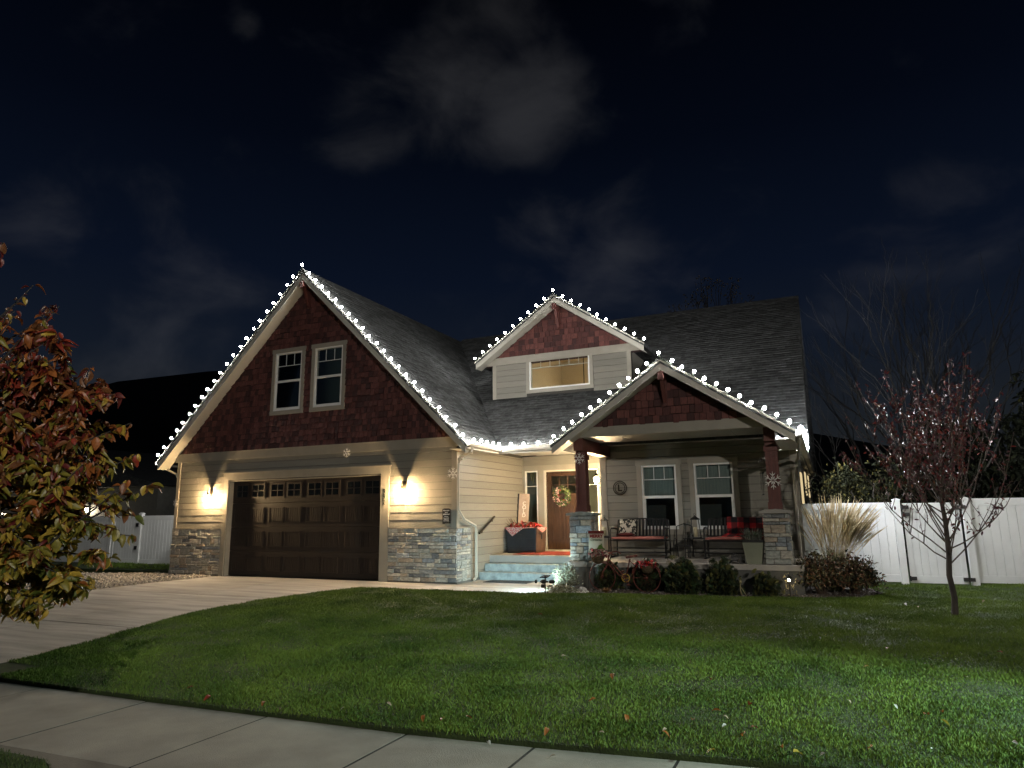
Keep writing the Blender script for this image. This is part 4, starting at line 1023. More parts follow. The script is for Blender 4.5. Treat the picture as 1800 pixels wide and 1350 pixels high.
# chest with poinsettias
t = thing('porch_chest', 'dark blue and brown wooden chest holding red flowers left of the front door', 'chest', (-7.05, 16.35, .53))
m = MB(); m.hexa([(-.42, -.30, 0), (.36, -.30, 0), (.36, .30, 0), (-.42, .30, 0)], [(-.45, -.33, .62), (.39, -.33, .62), (.39, .33, .62), (-.45, .33, .62)]); m.build('body', mat('navy_paint', (.016, .021, .028), .5, .2, 5, .2, 40), t, bevel=.012)
m = MB(); m.hexa([(.365, -.30, .02), (.38, -.30, .02), (.38, .30, .02), (.365, .30, .02)], [(.395, -.33, .60), (.412, -.33, .60), (.412, .33, .60), (.395, .33, .60)]); m.build('side_board', mat('worn_brown_wood', (.11, .062, .040), .7, .3, 5, .4, 30), t)
m = MB(); m.box(.40, -.03, .34, .425, .03, .46); m.box(.40, -.2, .48, .42, .2, .50); m.build('latch', M_BLACK, t)
m = MB(); m.box(-.30, -.345, .44, -.02, -.325, .47); m.build('handle', M_BLACK, t)
for k_ in range(2):
    m = MB(); m.box(-.455, -.337, .16 + k_ * .2, .395, -.326, .165 + k_ * .2); m.build('groove', M_BLACK, t)
# cloth draped over the top
M_CLOTH = mat('red_white_cloth', (.50, .42, .40), .9, .0, 42, col2=(.42, .05, .05), lo=.46, hi=.54)
m = MB(); m.add([(-.47, -.35, .635), (.42, -.35, .635), (.42, .35, .635), (-.47, .35, .635), (-.25, -.36, .42), (.05, -.36, .61), (.43, .0, .50), (.43, .34, .60)], [(0, 1, 2, 3), (0, 4, 5), (0, 5, 1), (1, 6, 2), (2, 6, 7)]); m.build('cloth', M_CLOTH, t)
def leafmesh(name, L_, W_, m, curl=.25, fold=.12):
    mb = MB(); n = 5; vs = []; fs = []
    for i in range(n + 1):
        u = i / n; w = W_ * (math.sin(math.pi * min(1, u * .93 + .04)) ** .75) * (1 - .25 * u) ; y = L_ * u; z = -curl * L_ * u * u
        vs += [(-w / 2, y, z + fold * w), (0, y, z), (w / 2, y, z + fold * w)]
    for i in range(n):
        for j in range(2): fs.append((i * 3 + j, i * 3 + j + 1, i * 3 + j + 4, i * 3 + j + 3))
    return mb.add(vs, fs).mesh(name, m, True)
def merge(name, items, mats, parent=None, kind='stuff', label=None):
    """items: (mesh, matrix, material index) joined into one object"""
    V = []; F = []; MI = []; b = 0
    cache = {}
    for me, M, k_ in items:
        if me.name not in cache:
            co = np.empty(len(me.vertices) * 3, np.float32); me.vertices.foreach_get('co', co); cache[me.name] = (co.reshape(-1, 3), [tuple(p.vertices) for p in me.polygons])
        co, fs = cache[me.name]; A = np.array(M); V.append(co @ A[:3, :3].T + A[:3, 3]); F += [tuple(b + i for i in f) for f in fs]; MI += [k_] * len(fs); b += len(co)
    out_ = bpy.data.meshes.new(name); out_.from_pydata(np.concatenate(V).tolist(), [], F)
    for m in mats: out_.materials.append(m)
    out_.polygons.foreach_set('material_index', MI); out_.polygons.foreach_set('use_smooth', [True] * len(F)); out_.update()
    o = link(name, out_, parent); tag(o, label, kind=kind); return o
def rnd_mat(p, s, up=None, tilt=1.0):
    q = Matrix.Rotation(random.uniform(0, 6.283), 4, 'Z') @ Matrix.Rotation(random.uniform(-tilt, tilt), 4, 'X') @ Matrix.Rotation(random.uniform(-tilt, tilt), 4, 'Y')
    return Matrix.Translation(p) @ q @ Matrix.Scale(s, 4)
M_POIN = mat('poinsettia_red', (.55, .030, .025), .55, .15, 20); M_GREEN = mat('dark_leaf', (.030, .075, .022), .6, .3, 12)
M_PINK = mat('pale_pink_petal', (.55, .32, .30), .6, .1, 10); M_CREAM = mat('cream_bit', (.50, .45, .36), .6, .1, 10); M_STEM = mat('twig_bark', (.085, .060, .045), .85, .2, 20)
LM = leafmesh('leaf_shape', 1, .5, M_GREEN)
def bouquet(parent, c, rx, ry, rz_, n, mats, w, s=.10, name='flowers'):
    it = []
    for i in range(n):
        a = random.uniform(0, 6.283); q = random.random() ** .5; h = random.random()
        p = Vector(c) + Vector((rx * q * math.cos(a), ry * q * math.sin(a), rz_ * (h - .2) * (1.2 - q)))
        it.append((LM, rnd_mat(p, s * random.uniform(.6, 1.2), tilt=1.1), random.choices(range(len(mats)), w)[0]))
    return merge(name, it, mats, parent)
bouquet(t, (-.02, -.05, .665), .40, .26, .15, 330, [M_POIN, M_GREEN, M_CREAM, M_PINK], [5, 2, 1.2, .8], .10)
m = MB()
for i in range(16):
    a = random.uniform(2.2, 4.4); x = -.30 + random.uniform(-.1, .1); y = random.uniform(-.2, .2)
    m.tube([(x, y, .62), (x + .22 * math.cos(a), y + .1 * math.sin(a), .80 + random.uniform(-.05, .08))], [.005, .002], 4)
m.build('twigs', M_STEM, t)
# leaning tall sign
t = thing('porch_sign', 'tall pale wooden porch sign lettered COLD leaning behind the chest', 'sign', (-7.38, 16.75, .55)); t.rotation_euler = (math.radians(-7), math.radians(2.5), math.radians(12))
MB().box(-.14, 0, 0, .14, .022, 1.50).build('board', mat('pinkish_wood', (.50, .38, .30), .75, .12, 6, .2, 30), t, bevel=.003)
MB().box(-.19, .02, 0, -.142, .045, 1.50).build('edge', M_BLACK, t)
for i, c in enumerate(['IT\'S', 'COLD']):
    pass
M_SIGNW = mat('sign_white', (.80, .74, .66), .6, .03)
text('lettering', 'BABY', .07, mat('sign_faint', (.40, .33, .28), .7), t, (0, -.003, 1.42), depth=.002)
text('lettering', "IT'S", .075, mat('sign_faint', (.40, .33, .28), .7), t, (0, -.003, 1.33), depth=.002)
for i, c in enumerate('COLD'): text('letter', c, .135, M_SIGNW, t, (.01, -.004, 1.235 - i * .105), depth=.003, bold=.003)
# wreath on the door
t = thing('wreath', 'green wreath with pink and white berries on the front door', 'wreath', (-6.40, YE - .03, 1.96))
it = []
for i in range(620):
    a = random.uniform(0, 6.283); b = random.uniform(0, 6.283); R_ = .185 + .085 * math.cos(b) * random.random() ** .4
    p = Vector((R_ * math.cos(a), .055 * math.sin(b) - .02, R_ * math.sin(a)))
    left = math.cos(a) < -.15 and abs(math.sin(a)) < .85 or (math.sin(a) < -.5 and random.random() < .5)
    k_ = random.choices([0, 1, 2, 3, 4], [8, 4, .8, .1, .2] if not left else [6, 3, 1.5, .8, 1.5])[0]
    it.append((LM, rnd_mat(p, random.uniform(.03, .065), tilt=1.5), k_))
merge('foliage', it, [mat('wreath_green', (.15, .21, .05), .6, .2, 20), M_GREEN, M_CREAM, M_POIN, M_PINK], t)
MB().torus((0, .0, 0), .185, .035, n=20).build('ring', M_STEM, t)
m = MB()
for i in range(26):
    a = random.uniform(1.9, 4.9); R_ = random.uniform(.12, .25); m.ball((R_ * math.cos(a), -.065, R_ * math.sin(a)), random.uniform(.014, .024), 6, 4)
m.build('berries', [M_PINK], t, True)

# ================================================================ PORCH FURNITURE
def glider(label, loc, rz=0):
    t = thing('glider_bench', label, 'bench', loc, rz, 'black metal glider benches on the porch')
    W2 = .60
    for sx in (-1, 1):
        m = MB(); x = sx * W2
        m.tube([(x, -.25, .10), (x, -.25, .60), (x, -.18, .635), (x, .22, .62), (x, .26, .60)], .016, 6)
        m.tube([(x, .24, .10), (x, .25, .50)], .016, 6); m.tube([(x, -.27, .38), (x, .25, .36)], .016, 6)
        m.build('side_frame', M_BLACK, t, True)
        m = MB(); m.tube([(x, -.30, .015), (x, .30, .015)], .018, 6); m.tube([(x, -.28, .015), (x, -.20, .12), (x, .20, .12), (x, .28, .015)], .015, 6)
        m.build('base_rail', M_BLACK, t, True)
    m = MB(); m.tube([(-W2, -.22, .12), (W2, -.22, .12)], .013, 6); m.tube([(-W2, .22, .10), (W2, .22, .10)], .013, 6); m.tube([(-W2, 0, .20), (W2, 0, .20)], .012, 6); m.build('stretcher', M_BLACK, t, True)
    m = MB(); m.box(-W2, -.27, .355, W2, .25, .38); m.build('seat', M_BLACK, t, bevel=.006)
    m = MB(); m.tube([(-W2, .25, .40), (-W2 + .02, .34, .80)] + [(W2 * q, .345, .80 + .035 * (1 - q * q)) for q in np.linspace(-.95, .95, 9)] + [(W2 - .02, .34, .80), (W2, .25, .40)], .015, 6); m.tube([(-W2, .26, .45), (W2, .26, .45)], .012, 6); m.build('back_frame', M_BLACK, t, True)
    n = 15
    for i in range(n):
        x = -W2 + .06 + (2 * W2 - .12) * i / (n - 1); h = .80 + .03 * (1 - (x / W2) ** 2)
        m = MB(); m.hexa([(x - .02, .255, .45), (x + .02, .255, .45), (x + .02, .262, .45), (x - .02, .262, .45)], [(x - .02, .335, h), (x + .02, .335, h), (x + .02, .342, h), (x - .02, .342, h)]); m.build('slat', M_BLACK, t)
    return t
M_CUSH = mat('salmon_cushion', (.46, .16, .13), .9, .12, 8, .3, 60)
def puff(x0, y0, z0, x1, y1, z1, nx=8, ny=4, name='cushion', m=None, parent=None, wob=.006):
    mb = MB(); vs = []; fs = []
    for k_ in (0, 1):
        for j in range(ny + 1):
            for i in range(nx + 1):
                u, v = i / nx, j / ny; e = (4 * u * (1 - u)) ** .25 * (4 * v * (1 - v)) ** .3 if 0 < u < 1 and 0 < v < 1 else 0
                zc = (z0 + z1) / 2; vs.append((x0 + (x1 - x0) * u, y0 + (y1 - y0) * v, zc + (1 if k_ else -1) * (z1 - z0) / 2 * max(.35, e) + random.uniform(-wob, wob)))
    q = (nx + 1) * (ny + 1)
    for j in range(ny):
        for i in range(nx):
            a = j * (nx + 1) + i; fs.append((a, a + nx + 1, a + nx + 2, a + 1)); fs.append((q + a, q + a + 1, q + a + nx + 2, q + a + nx + 1))
    for i in range(nx): fs += [(i, i + 1, q + i + 1, q + i), (ny * (nx + 1) + i + 1, ny * (nx + 1) + i, q + ny * (nx + 1) + i, q + ny * (nx + 1) + i + 1)]
    for j in range(ny): a = j * (nx + 1); b = a + nx; fs += [(a + nx + 1, a, q + a, q + a + nx + 1), (b, b + nx + 1, q + b + nx + 1, q + b)]
    return mb.add(vs, fs).build(name, m, parent, True)
g1 = glider('black slatted glider bench under the left porch window', (-3.80, 15.15, .53))
g2 = glider('black slatted glider bench under the right porch window', (-1.78, 15.15, .53))
t = thing('bench_cushion', 'salmon seat cushion on the left glider bench', 'cushion', (-3.80, 15.15, .912), 0, 'salmon bench cushions'); puff(-.57, -.30, 0, .57, .22, .075, m=M_CUSH, parent=t)
t = thing('bench_cushion', 'salmon seat cushion on the right glider bench under the plaid blanket', 'cushion', (-1.78, 15.15, .912), 0, 'salmon bench cushions'); puff(-.57, -.30, 0, .57, .22, .075, m=M_CUSH, parent=t)
# patterned pillow
t = thing('throw_pillow', 'black and cream patterned pillow at the left end of the glider bench', 'pillow', (-4.10, 15.25, 1.0)); t.rotation_euler = (math.radians(72), 0, 0)
puff(-.20, 0, -.06, .20, .36, .06, m=mat('pillow_pattern', (.50, .46, .38), .9, 0, 13, col2=(.015, .018, .016), lo=.47, hi=.53, detail=2), parent=t, name='cover')
t = thing('folded_blanket', 'dark red folded blanket lying beside the patterned pillow', 'blanket', (-4.10, 15.05, .985)); puff(-.17, -.10, 0, .17, .14, .08, m=mat('dark_red_cloth', (.12, .018, .016), .9, .2, 8), parent=t, name='fold')
# buffalo plaid blanket over the right bench: checks are woven in, so they are a material
def plaid(name, cell):
    m = bpy.data.materials.new(name); m.use_nodes = True; t_ = m.node_tree; b = t_.nodes['Principled BSDF']; b.inputs['Roughness'].default_value = .9
    co = t_.nodes.new('ShaderNodeTexCoord'); sp = t_.nodes.new('ShaderNodeSeparateXYZ'); t_.links.new(co.outputs['UV'], sp.inputs[0]); outs = []
    for ax in ('X', 'Y'):
        a = t_.nodes.new('ShaderNodeMath'); a.operation = 'MULTIPLY'; t_.links.new(sp.outputs[ax], a.inputs[0]); a.inputs[1].default_value = 1 / (2 * cell)
        f = t_.nodes.new('ShaderNodeMath'); f.operation = 'FRACT'; t_.links.new(a.outputs[0], f.inputs[0])
        g_ = t_.nodes.new('ShaderNodeMath'); g_.operation = 'GREATER_THAN'; g_.inputs[1].default_value = .5; t_.links.new(f.outputs[0], g_.inputs[0]); outs.append(g_)
    s = t_.nodes.new('ShaderNodeMath'); s.operation = 'ADD'; t_.links.new(outs[0].outputs[0], s.inputs[0]); t_.links.new(outs[1].outputs[0], s.inputs[1])
    h = t_.nodes.new('ShaderNodeMath'); h.operation = 'MULTIPLY'; h.inputs[1].default_value = .5; t_.links.new(s.outputs[0], h.inputs[0])
    r = t_.nodes.new('ShaderNodeValToRGB'); r.color_ramp.interpolation = 'CONSTANT'; e = r.color_ramp.elements; e[0].color = (.50, .018, .022, 1); e[1].position = .25; e[1].color = (.11, .008, .012, 1)
    q = e.new(.75); q.color = (.006, .006, .010, 1); t_.links.new(h.outputs[0], r.inputs[0]); t_.links.new(r.outputs[0], b.inputs['Base Color']); return m
t = thing('plaid_blanket', 'red and black buffalo plaid blanket draped over the right glider bench', 'blanket', (-1.60, 15.15, .985))
prof = [(-.18, .012), (-.02, .012), (.12, .03), (.20, .06), (.24, .16), (.275, .28), (.30, .375), (.33, .40), (.37, .385), (.375, .30), (.37, .15)]
nx = 16; vs = []; uv = []; acc = 0
for j, (y, z) in enumerate(prof):
    if j: acc += math.hypot(y - prof[j - 1][0], z - prof[j - 1][1])
    for i in range(nx + 1):
        u = i / nx; x = -.37 + .80 * u; sag = -.05 * u * (j > 4) + .01 * math.sin(u * 9 + j); skew = -.06 * (j < 3) * (1 - u)
        vs.append((x + skew, y - .012 + .010 * math.sin(u * 14 + j * .6), z + sag * .4)); uv.append((.80 * u + .03, acc))
fs = [(j * (nx + 1) + i, j * (nx + 1) + i + 1, (j + 1) * (nx + 1) + i + 1, (j + 1) * (nx + 1) + i) for j in range(len(prof) - 1) for i in range(nx)]
bo = MB().add(vs, fs).build('cloth', plaid('buffalo_plaid', .125), t, True)
ul = bo.data.uv_layers.new(name='uv')
for lp in bo.data.loops: ul.data[lp.index].uv = uv[lp.vertex_index]
sm = bo.modifiers.new('thick', 'SOLIDIFY'); sm.thickness = .014
# side tables with lanterns
def side_table(label, loc, w=.26, h=.42):
    t = thing('side_table', label, 'side table', loc, 0)
    m = MB(); m.box(-w, -w * .8, h - .025, w, w * .8, h); m.build('tabletop', M_BLACK, t, bevel=.004)
    for sx, sy in ((-1, -1), (1, -1), (1, 1), (-1, 1)): m = MB(); m.tube([(sx * (w - .03), sy * (w * .8 - .03), 0), (sx * (w - .03), sy * (w * .8 - .03), h - .025)], .013, 6); m.build('leg', M_BLACK, t)
    for q in (-1, 1): MB().tube([(-w + .03, q * (w * .8 - .03), .12), (w - .03, q * (w * .8 - .03), .12)], .009, 5).build('stretcher', M_BLACK, t)
    return t
side_table('small black table at the left end of the porch holding a lantern', (-4.66, 15.30, .53), .14, .44)
side_table('black side table between the two glider benches', (-2.60, 15.2, .53), .24, .42)
t = thing('garden_chair', 'low black metal chair with a curved arm between the benches', 'chair', (-2.90, 15.35, .53))
for sx in (-1, 1):
    m = MB(); m.tube([(sx * .17, -.25, 0), (sx * .17, -.22, .30), (sx * .17, -.12, .40), (sx * .17, .10, .40), (sx * .17, .20, .10), (sx * .17, .24, 0)], .012, 6); m.build('side_frame', M_BLACK, t, True)
m = MB(); m.box(-.17, -.20, .24, .17, .14, .26); m.build('seat', M_BLACK, t); m = MB(); m.tube([(-.17, .12, .26), (-.17, .20, .66), (0, .22, .72), (.17, .20, .66), (.17, .12, .26)], .012, 6); m.build('back_frame', M_BLACK, t, True)
def candle_lantern(label, loc, s=1.0):
    t = thing('candle_lantern', label, 'lantern', loc, .2, 'black open lanterns with cream candles'); t.scale = (s, s, s)
    m = MB(); m.box(-.11, -.11, 0, .11, .11, .02); m.build('base', M_BLACK, t)
    for sx, sy in ((-1, -1), (1, -1), (1, 1), (-1, 1)): m = MB(); m.tube([(sx * .10, sy * .10, .02), (sx * .065, sy * .065, .36)], .007, 5); m.build('bar', M_BLACK, t)
    m = MB(); m.lathe([(.095, .355), (.10, .365), (.05, .40), (.02, .425), (.012, .44)], 4); m.torus((0, 0, .455), .02, .004, 'y', 12, 5); m.build('roof', M_BLACK, t)
    m = MB(); m.lathe([(.036, .02), (.036, .20), (.030, .205), (.030, .195), (.001, .195)], 14); m.build('candle', mat('cream_wax', (.62, .55, .36), .5, .05), t, True)
    m = MB(); m.tube([(0, 0, .195), (.003, 0, .215)], .002, 4); m.build('wick', M_BLACK, t)
candle_lantern('black lantern with a cream candle on the small left table', (-4.66, 15.30, .97))
candle_lantern('black lantern with a tall cream candle between the glider benches', (-2.60, 15.2, .95), 1.08)
# planter
t = thing('square_planter', 'tapered pale green planter with a bare lavender plant beside the right column', 'planter', (-1.30, 13.76, .531))
m = MB(); m.hexa([(-.13, -.13, 0), (.13, -.13, 0), (.13, .13, 0), (-.13, .13, 0)], [(-.185, -.185, .40), (.185, -.185, .40), (.185, .185, .40), (-.185, .185, .40)]); m.build('pot', mat('sage_ceramic', (.24, .255, .19), .6, .08, 4), t, bevel=.006)
m = MB()
for a, b, c, d in ((-.19, .19, -.19, -.165), (-.19, .19, .165, .19), (-.19, -.165, -.165, .165), (.165, .19, -.165, .165)): m.box(a, c, .395, b, d, .44)
m.build('rim', M_BLACK, t); MB().box(-.165, -.165, .36, .165, .165, .405).build('soil', M_DIRT, t)
m = MB()
for i in range(110):
    a = random.uniform(0, 6.28); q = random.uniform(0, .14); r1 = q + random.uniform(.02, .16); h = random.uniform(.12, .28)
    m.tube([(q * math.cos(a), q * math.sin(a), .40), ((q + r1) / 2 * math.cos(a), (q + r1) / 2 * math.sin(a), .40 + h * .6), (r1 * math.cos(a), r1 * math.sin(a), .40 + h)], [.004, .004, .002], 4)
m.build('stems', mat('lavender_stem', (.17, .18, .15), .8, .3, 20), t)
bouquet(t, (0, 0, .52), .17, .17, .10, 150, [mat('lavender_leaf', (.13, .15, .11), .7, .2), M_GREEN], [3, 1], .05, 'leaves')
# tortoise
t = thing('tortoise_statue', 'dark stone tortoise statue on the porch edge left of the planter', 'statue', (-1.66, 13.80, .531), math.pi * .97)
M_TORT = mat('dark_cast_stone', (.055, .055, .055), .6, .2, 14, .4, 30)
m = MB(); m.ball((0, 0, .07), .15, 14, 8, (1, .78, .62)); 
for v_i, v in enumerate(m.v): 
    if v[2] < .05: m.v[v_i] = (v[0], v[1], .05)
m.build('shell', M_TORT, t)
for i in range(7):
    a = i * 1.047; m = MB(); r_ = .0 if i == 6 else .085; m.lathe([(.045, .0), (.038, .018), (.02, .026)], 6, (r_ * math.cos(a), .78 * r_ * math.sin(a), .155 if i == 6 else .128)); m.build('scute', M_TORT, t)
m = MB(); m.tube([(.12, 0, .06), (.18, 0, .085), (.215, 0, .10)], [.035, .026, .03], 8); m.ball((.225, 0, .10), .034, 8, 6, (1.2, .9, .85)); m.build('head', M_TORT, t, True)
for sx, sy in ((1, 1), (1, -1), (-1, 1), (-1, -1)): m = MB(); m.tube([(sx * .08, sy * .07, .06), (sx * .13, sy * .115, .03), (sx * .14, sy * .12, .0)], [.034, .03, .034], 8); m.build('leg', M_TORT, t, True)
# wind chime
t = thing('wind_chime', 'wind chime hanging beside the right porch post', 'wind chime', (-1.10, 14.4, 2.45))
m = MB(); m.tube([(0, 0, .60), (0, 0, .10)], .002, 4); m.lathe([(.05, 0), (.045, .02), (.015, .10)], 12); m.build('bell', mat('pewter', (.25, .25, .24), .35, metal=.7), t)
m = MB(); m.lathe([(.045, -.22), (.045, -.20)], 12); m.tube([(0, 0, 0), (0, 0, -.62)], .0015, 4); m.lathe([(.022, -.64), (.022, -.62)], 10); m.build('ring', M_BLACK, t)
for i in range(5):
    a = i * 1.2566; m = MB(); m.tube([(.036 * math.cos(a), .036 * math.sin(a), -.22), (.036 * math.cos(a), .036 * math.sin(a), -.46 - .025 * i)], .0065, 6); m.build('chime', mat('pewter', (.25, .25, .24)), t)

# ================================================================ GARDEN
# garden flag
t = thing('garden_flag', 'cream MERRY Christmas garden flag on a wire stand in the planting bed', 'flag', (-4.22, 13.28, 0), .12)
m = MB(); m.tube([(-.19, 0, 0), (-.19, 0, 1.135), (-.17, 0, 1.15), (.19, 0, 1.15)], .006, 6); m.build('stand', M_BLACK, t)
vs = []; nx, nz = 8, 8
for j in range(nz + 1):
    for i in range(nx + 1): vs.append((-.155 + .31 * i / nx, .008 * math.sin(i * 1.1 + j * .5), 1.145 - .46 * j / nz))
fs = [(j * (nx + 1) + i, (j + 1) * (nx + 1) + i, (j + 1) * (nx + 1) + i + 1, j * (nx + 1) + i + 1) for j in range(nz) for i in range(nx)]
MB().add(vs, fs).build('cloth', mat('flag_cream', (.62, .60, .47), .9, .05, 5), t, True)
MB().box(-.158, -.022, 1.095, .158, -.014, 1.148).build('header', mat('flag_maroon', (.16, .022, .018), .9), t)
text('lettering', 'MERRY', .085, mat('flag_red', (.30, .03, .03), .8), t, (0, -.020, 1.045), depth=.002, bold=.004)
text('lettering', 'Christmas', .058, mat('flag_green', (.05, .11, .06), .8), t, (0, -.020, .975), depth=.002, shear=.3, bold=.001)
m = MB(); 
def blob(cx, cz, r, n=9): m.add([(cx, -.018, cz)] + [(cx + r * math.cos(q * 6.283 / n) * random.uniform(.7, 1.2), -.018, cz + r * math.sin(q * 6.283 / n) * random.uniform(.6, 1.1)) for q in range(n)], [(0, 1 + q, 1 + (q + 1) % n) for q in range(n)])
blob(.08, .83, .055); blob(.12, .79, .045); blob(.03, .80, .035); blob(.10, .89, .018); m.build('print_branch', mat('flag_leaf', (.10, .22, .04), .9), t)
m = MB(); blob(-.05, .76, .05); blob(-.10, .79, .035); blob(-.02, .74, .04); m.build('print_basket', mat('flag_brown', (.20, .05, .05), .9), t)
# bicycle planter
t = thing('bicycle_planter', 'rusty red old bicycle with flower baskets standing in the planting bed', 'bicycle', (-3.64, 13.12, .01), -.03)
M_RUST = mat('rusty_red_paint', (.20, .055, .040), .7, .35, 14, .3, 60); fx, rx_ = -.44, .44; wz = .275
for x, nm in ((fx, 'front_wheel'), (rx_, 'rear_wheel')):
    m = MB(); m.torus((x, 0, wz), .262, .011, 'y', 32, 6); m.tube([(x, -.03, wz), (x, .03, wz)], .022, 8)
    wh = m.build(nm, M_RUST, t, True); m = MB()
    for i in range(20):
        a = i * math.pi / 10; m.tube([(x, .012 * (-1) ** i, wz), (x + .255 * math.cos(a), 0, wz + .255 * math.sin(a))], .0014, 3, False)
    m.build('spokes', M_RUST, wh)
m = MB()
m.tube([(-.29, 0, .60), (-.05, 0, .34), (.03, 0, .26)], .013, 6); m.tube([(-.30, 0, .54), (-.12, 0, .33), (.0, 0, .25)], .011, 6)
m.tube([(.03, 0, .26), (.13, 0, .62)], .013, 6); m.tube([(.03, .02, .26), (rx_, .02, wz)], .009, 6); m.tube([(.12, .02, .58), (rx_, .02, wz)], .008, 6); m.build('frame', M_RUST, t, True)
m = MB()
for s in (-.03, .03): m.tube([(-.33, s, .50), (fx + .02, s, .36), (fx, s, wz)], .009, 6)
m.tube([(-.33, 0, .50), (-.28, 0, .72)], .013, 6); m.tube([(-.33, -.03, .5), (-.33, .03, .5)], .01, 6); m.build('fork', M_RUST, t, True)
m = MB(); m.tube([(-.12, -.24, .70), (-.20, -.22, .74), (-.28, -.08, .73), (-.28, .08, .73), (-.20, .22, .74), (-.12, .24, .70)], .010, 6); m.build('handlebar', M_RUST, t, True)
m = MB(); m.hexa([(.06, -.03, .62), (.26, -.09, .66), (.26, .09, .66), (.06, .03, .62)], [(.04, -.02, .66), (.25, -.08, .70), (.25, .08, .70), (.04, .02, .66)]); m.build('saddle', M_RUST, t, bevel=.012)
m = MB(); m.torus((.03, 0, .26), .075, .010, 'y', 20, 6)
for i in range(5): a = i * 1.2566; m.tube([(.03, -.005, .26), (.03 + .07 * math.cos(a), -.005, .26 + .07 * math.sin(a))], .007, 4)
m.build('chainring', mat('yellow_brass', (.55, .36, .06), .5, .2, 9), t)
m = MB(); m.tube([(.03, -.03, .26), (.10, -.03, .14)], .008, 6); m.box(.07, -.10, .13, .13, -.03, .15); m.tube([(.03, .03, .26), (-.04, .03, .38)], .008, 6); m.box(-.07, .03, .37, -.01, .10, .39); m.build('pedals', M_RUST, t)
m = MB(); m.tube([(fx + .29 * math.cos(a), 0, wz + .29 * math.sin(a)) for a in np.linspace(.3, 2.2, 12)], .012, 6); m.build('fender', M_RUST, t, True)
m = MB(); m.tube([(rx_ + .29 * math.cos(a), 0, wz + .29 * math.sin(a)) for a in np.linspace(.4, 2.9, 14)], .012, 6); m.build('fender', M_RUST, t, True)
m = MB(); m.tube([(-.20, .03, .0), (-.10, .03, .24)], .006, 5); m.tube([(.05, -.08, 0), (.03, -.02, .22)], .006, 5); m.build('prop_stand', M_BLACK, t)
M_BASK = mat('coconut_liner', (.16, .11, .065), .95, .3, 25, .8, 60)
for x, z, r in ((-.50, .66, .135), (.46, .50, .14)):
    bk = thing('flower_basket', 'brown basket of pink and cream flowers on the front of the bicycle' if x < 0 else 'brown basket of dark red flowers over the rear wheel of the bicycle', 'flower basket', (-3.64 + x, 13.08, z))
    m = MB(); m.lathe([(.05, -.13), (.10, -.09), (r, .0), (r + .005, .012)], 16); m.build('basket', M_BASK, bk, True)
    if x < 0: bouquet(bk, (0, 0, .04), .17, .14, .14, 230, [M_PINK, M_POIN, M_GREEN, M_CREAM, mat('wine_petal', (.16, .012, .03), .6)], [2, 1, 1, 2, 3], .085)
    else: bouquet(bk, (0, 0, .03), .19, .15, .10, 230, [mat('wine_petal', (.16, .012, .03)), M_POIN, M_GREEN, M_CREAM], [4, 3, 2, .4], .075)

# shrubs: dwarf conifers, built of many short needle sprays
M_CON = [mat('conifer_dark', (.026, .042, .015), .8, .3, 9), mat('conifer_olive', (.12, .12, .03), .8, .3, 9), mat('conifer_green', (.030, .065, .018), .8, .3, 9)]
SPR = MB()
for i in range(9):
    a = -1 + i * .25; SPR.add([(0, 0, 0), (.5 * math.sin(a) + .05, .5 * math.cos(a), .03), (.62 * math.sin(a), .62 * math.cos(a), .10 * math.cos(i)), (.5 * math.sin(a) - .05, .5 * math.cos(a), -.03)], [(0, 1, 2, 3)])
SPR_ME = SPR.mesh('spray', M_CON[0])
def conifer(label, x, y, r, h, n, w=(4, 2, 3), s=.12, group=None, spiky=.35):
    t = thing('dwarf_conifer', label, 'shrub', (x, y, .01), 0, group)
    MB().tube([(0, 0, 0), (.01, 0, h * .5), (0, .01, h * .8)], [.02, .012, .004], 6).build('trunk', M_STEM, t)
    it = []
    for i in range(n):
        a = random.uniform(0, 6.283); u = random.random(); el = math.acos(1 - u * 1.75)
        q = random.uniform(.4, .95) * (1 + .22 * math.sin(a * 3 + x) * math.sin(el * 3) + .14 * math.sin(a * 7 + el * 5)) * (1 + spiky * 1.3 * (random.random() ** 5))
        p = Vector((r * q * math.sin(el) * math.cos(a), r * q * math.sin(el) * math.sin(a), h * .38 + h * .60 * q * math.cos(el))); p.z = max(.02, p.z)
        d = (p - Vector((0, 0, h * .25))).normalized() + Vector((random.uniform(-.5, .5), random.uniform(-.5, .5), random.uniform(-.1, .7)))
        M_ = Matrix.Translation(p) @ d.to_track_quat('Y', 'Z').to_matrix().to_4x4() @ Matrix.Rotation(random.uniform(0, 3.1), 4, 'Y') @ Matrix.Scale(s * random.uniform(.7, 1.4), 4)
        it.append((SPR_ME, M_, random.choices((0, 1, 2), w)[0]))
    merge('foliage', it, M_CON, t); return t
CG = 'dwarf conifers along the porch wall'
conifer('small green conifer seen through the front wheel of the bicycle', -4.02, 13.38, .20, .52, 520, (2, 1, 6), .12, CG)
conifer('dark bushy conifer behind the rear wheel of the bicycle', -3.25, 13.40, .25, .52, 700, (5, 2, 3), .13, CG)
conifer('large spiky conifer just right of the bicycle', -2.52, 13.14, .28, .56, 900, (4, 3, 4), .14, CG)
conifer('middle spiky conifer with a tall tuft beneath the right bench', -1.82, 13.14, .24, .58, 800, (5, 3, 2), .13, CG)
conifer('smallest round conifer left of the glowing path light', -1.10, 13.16, .18, .38, 520, (5, 4, 1), .11, CG)
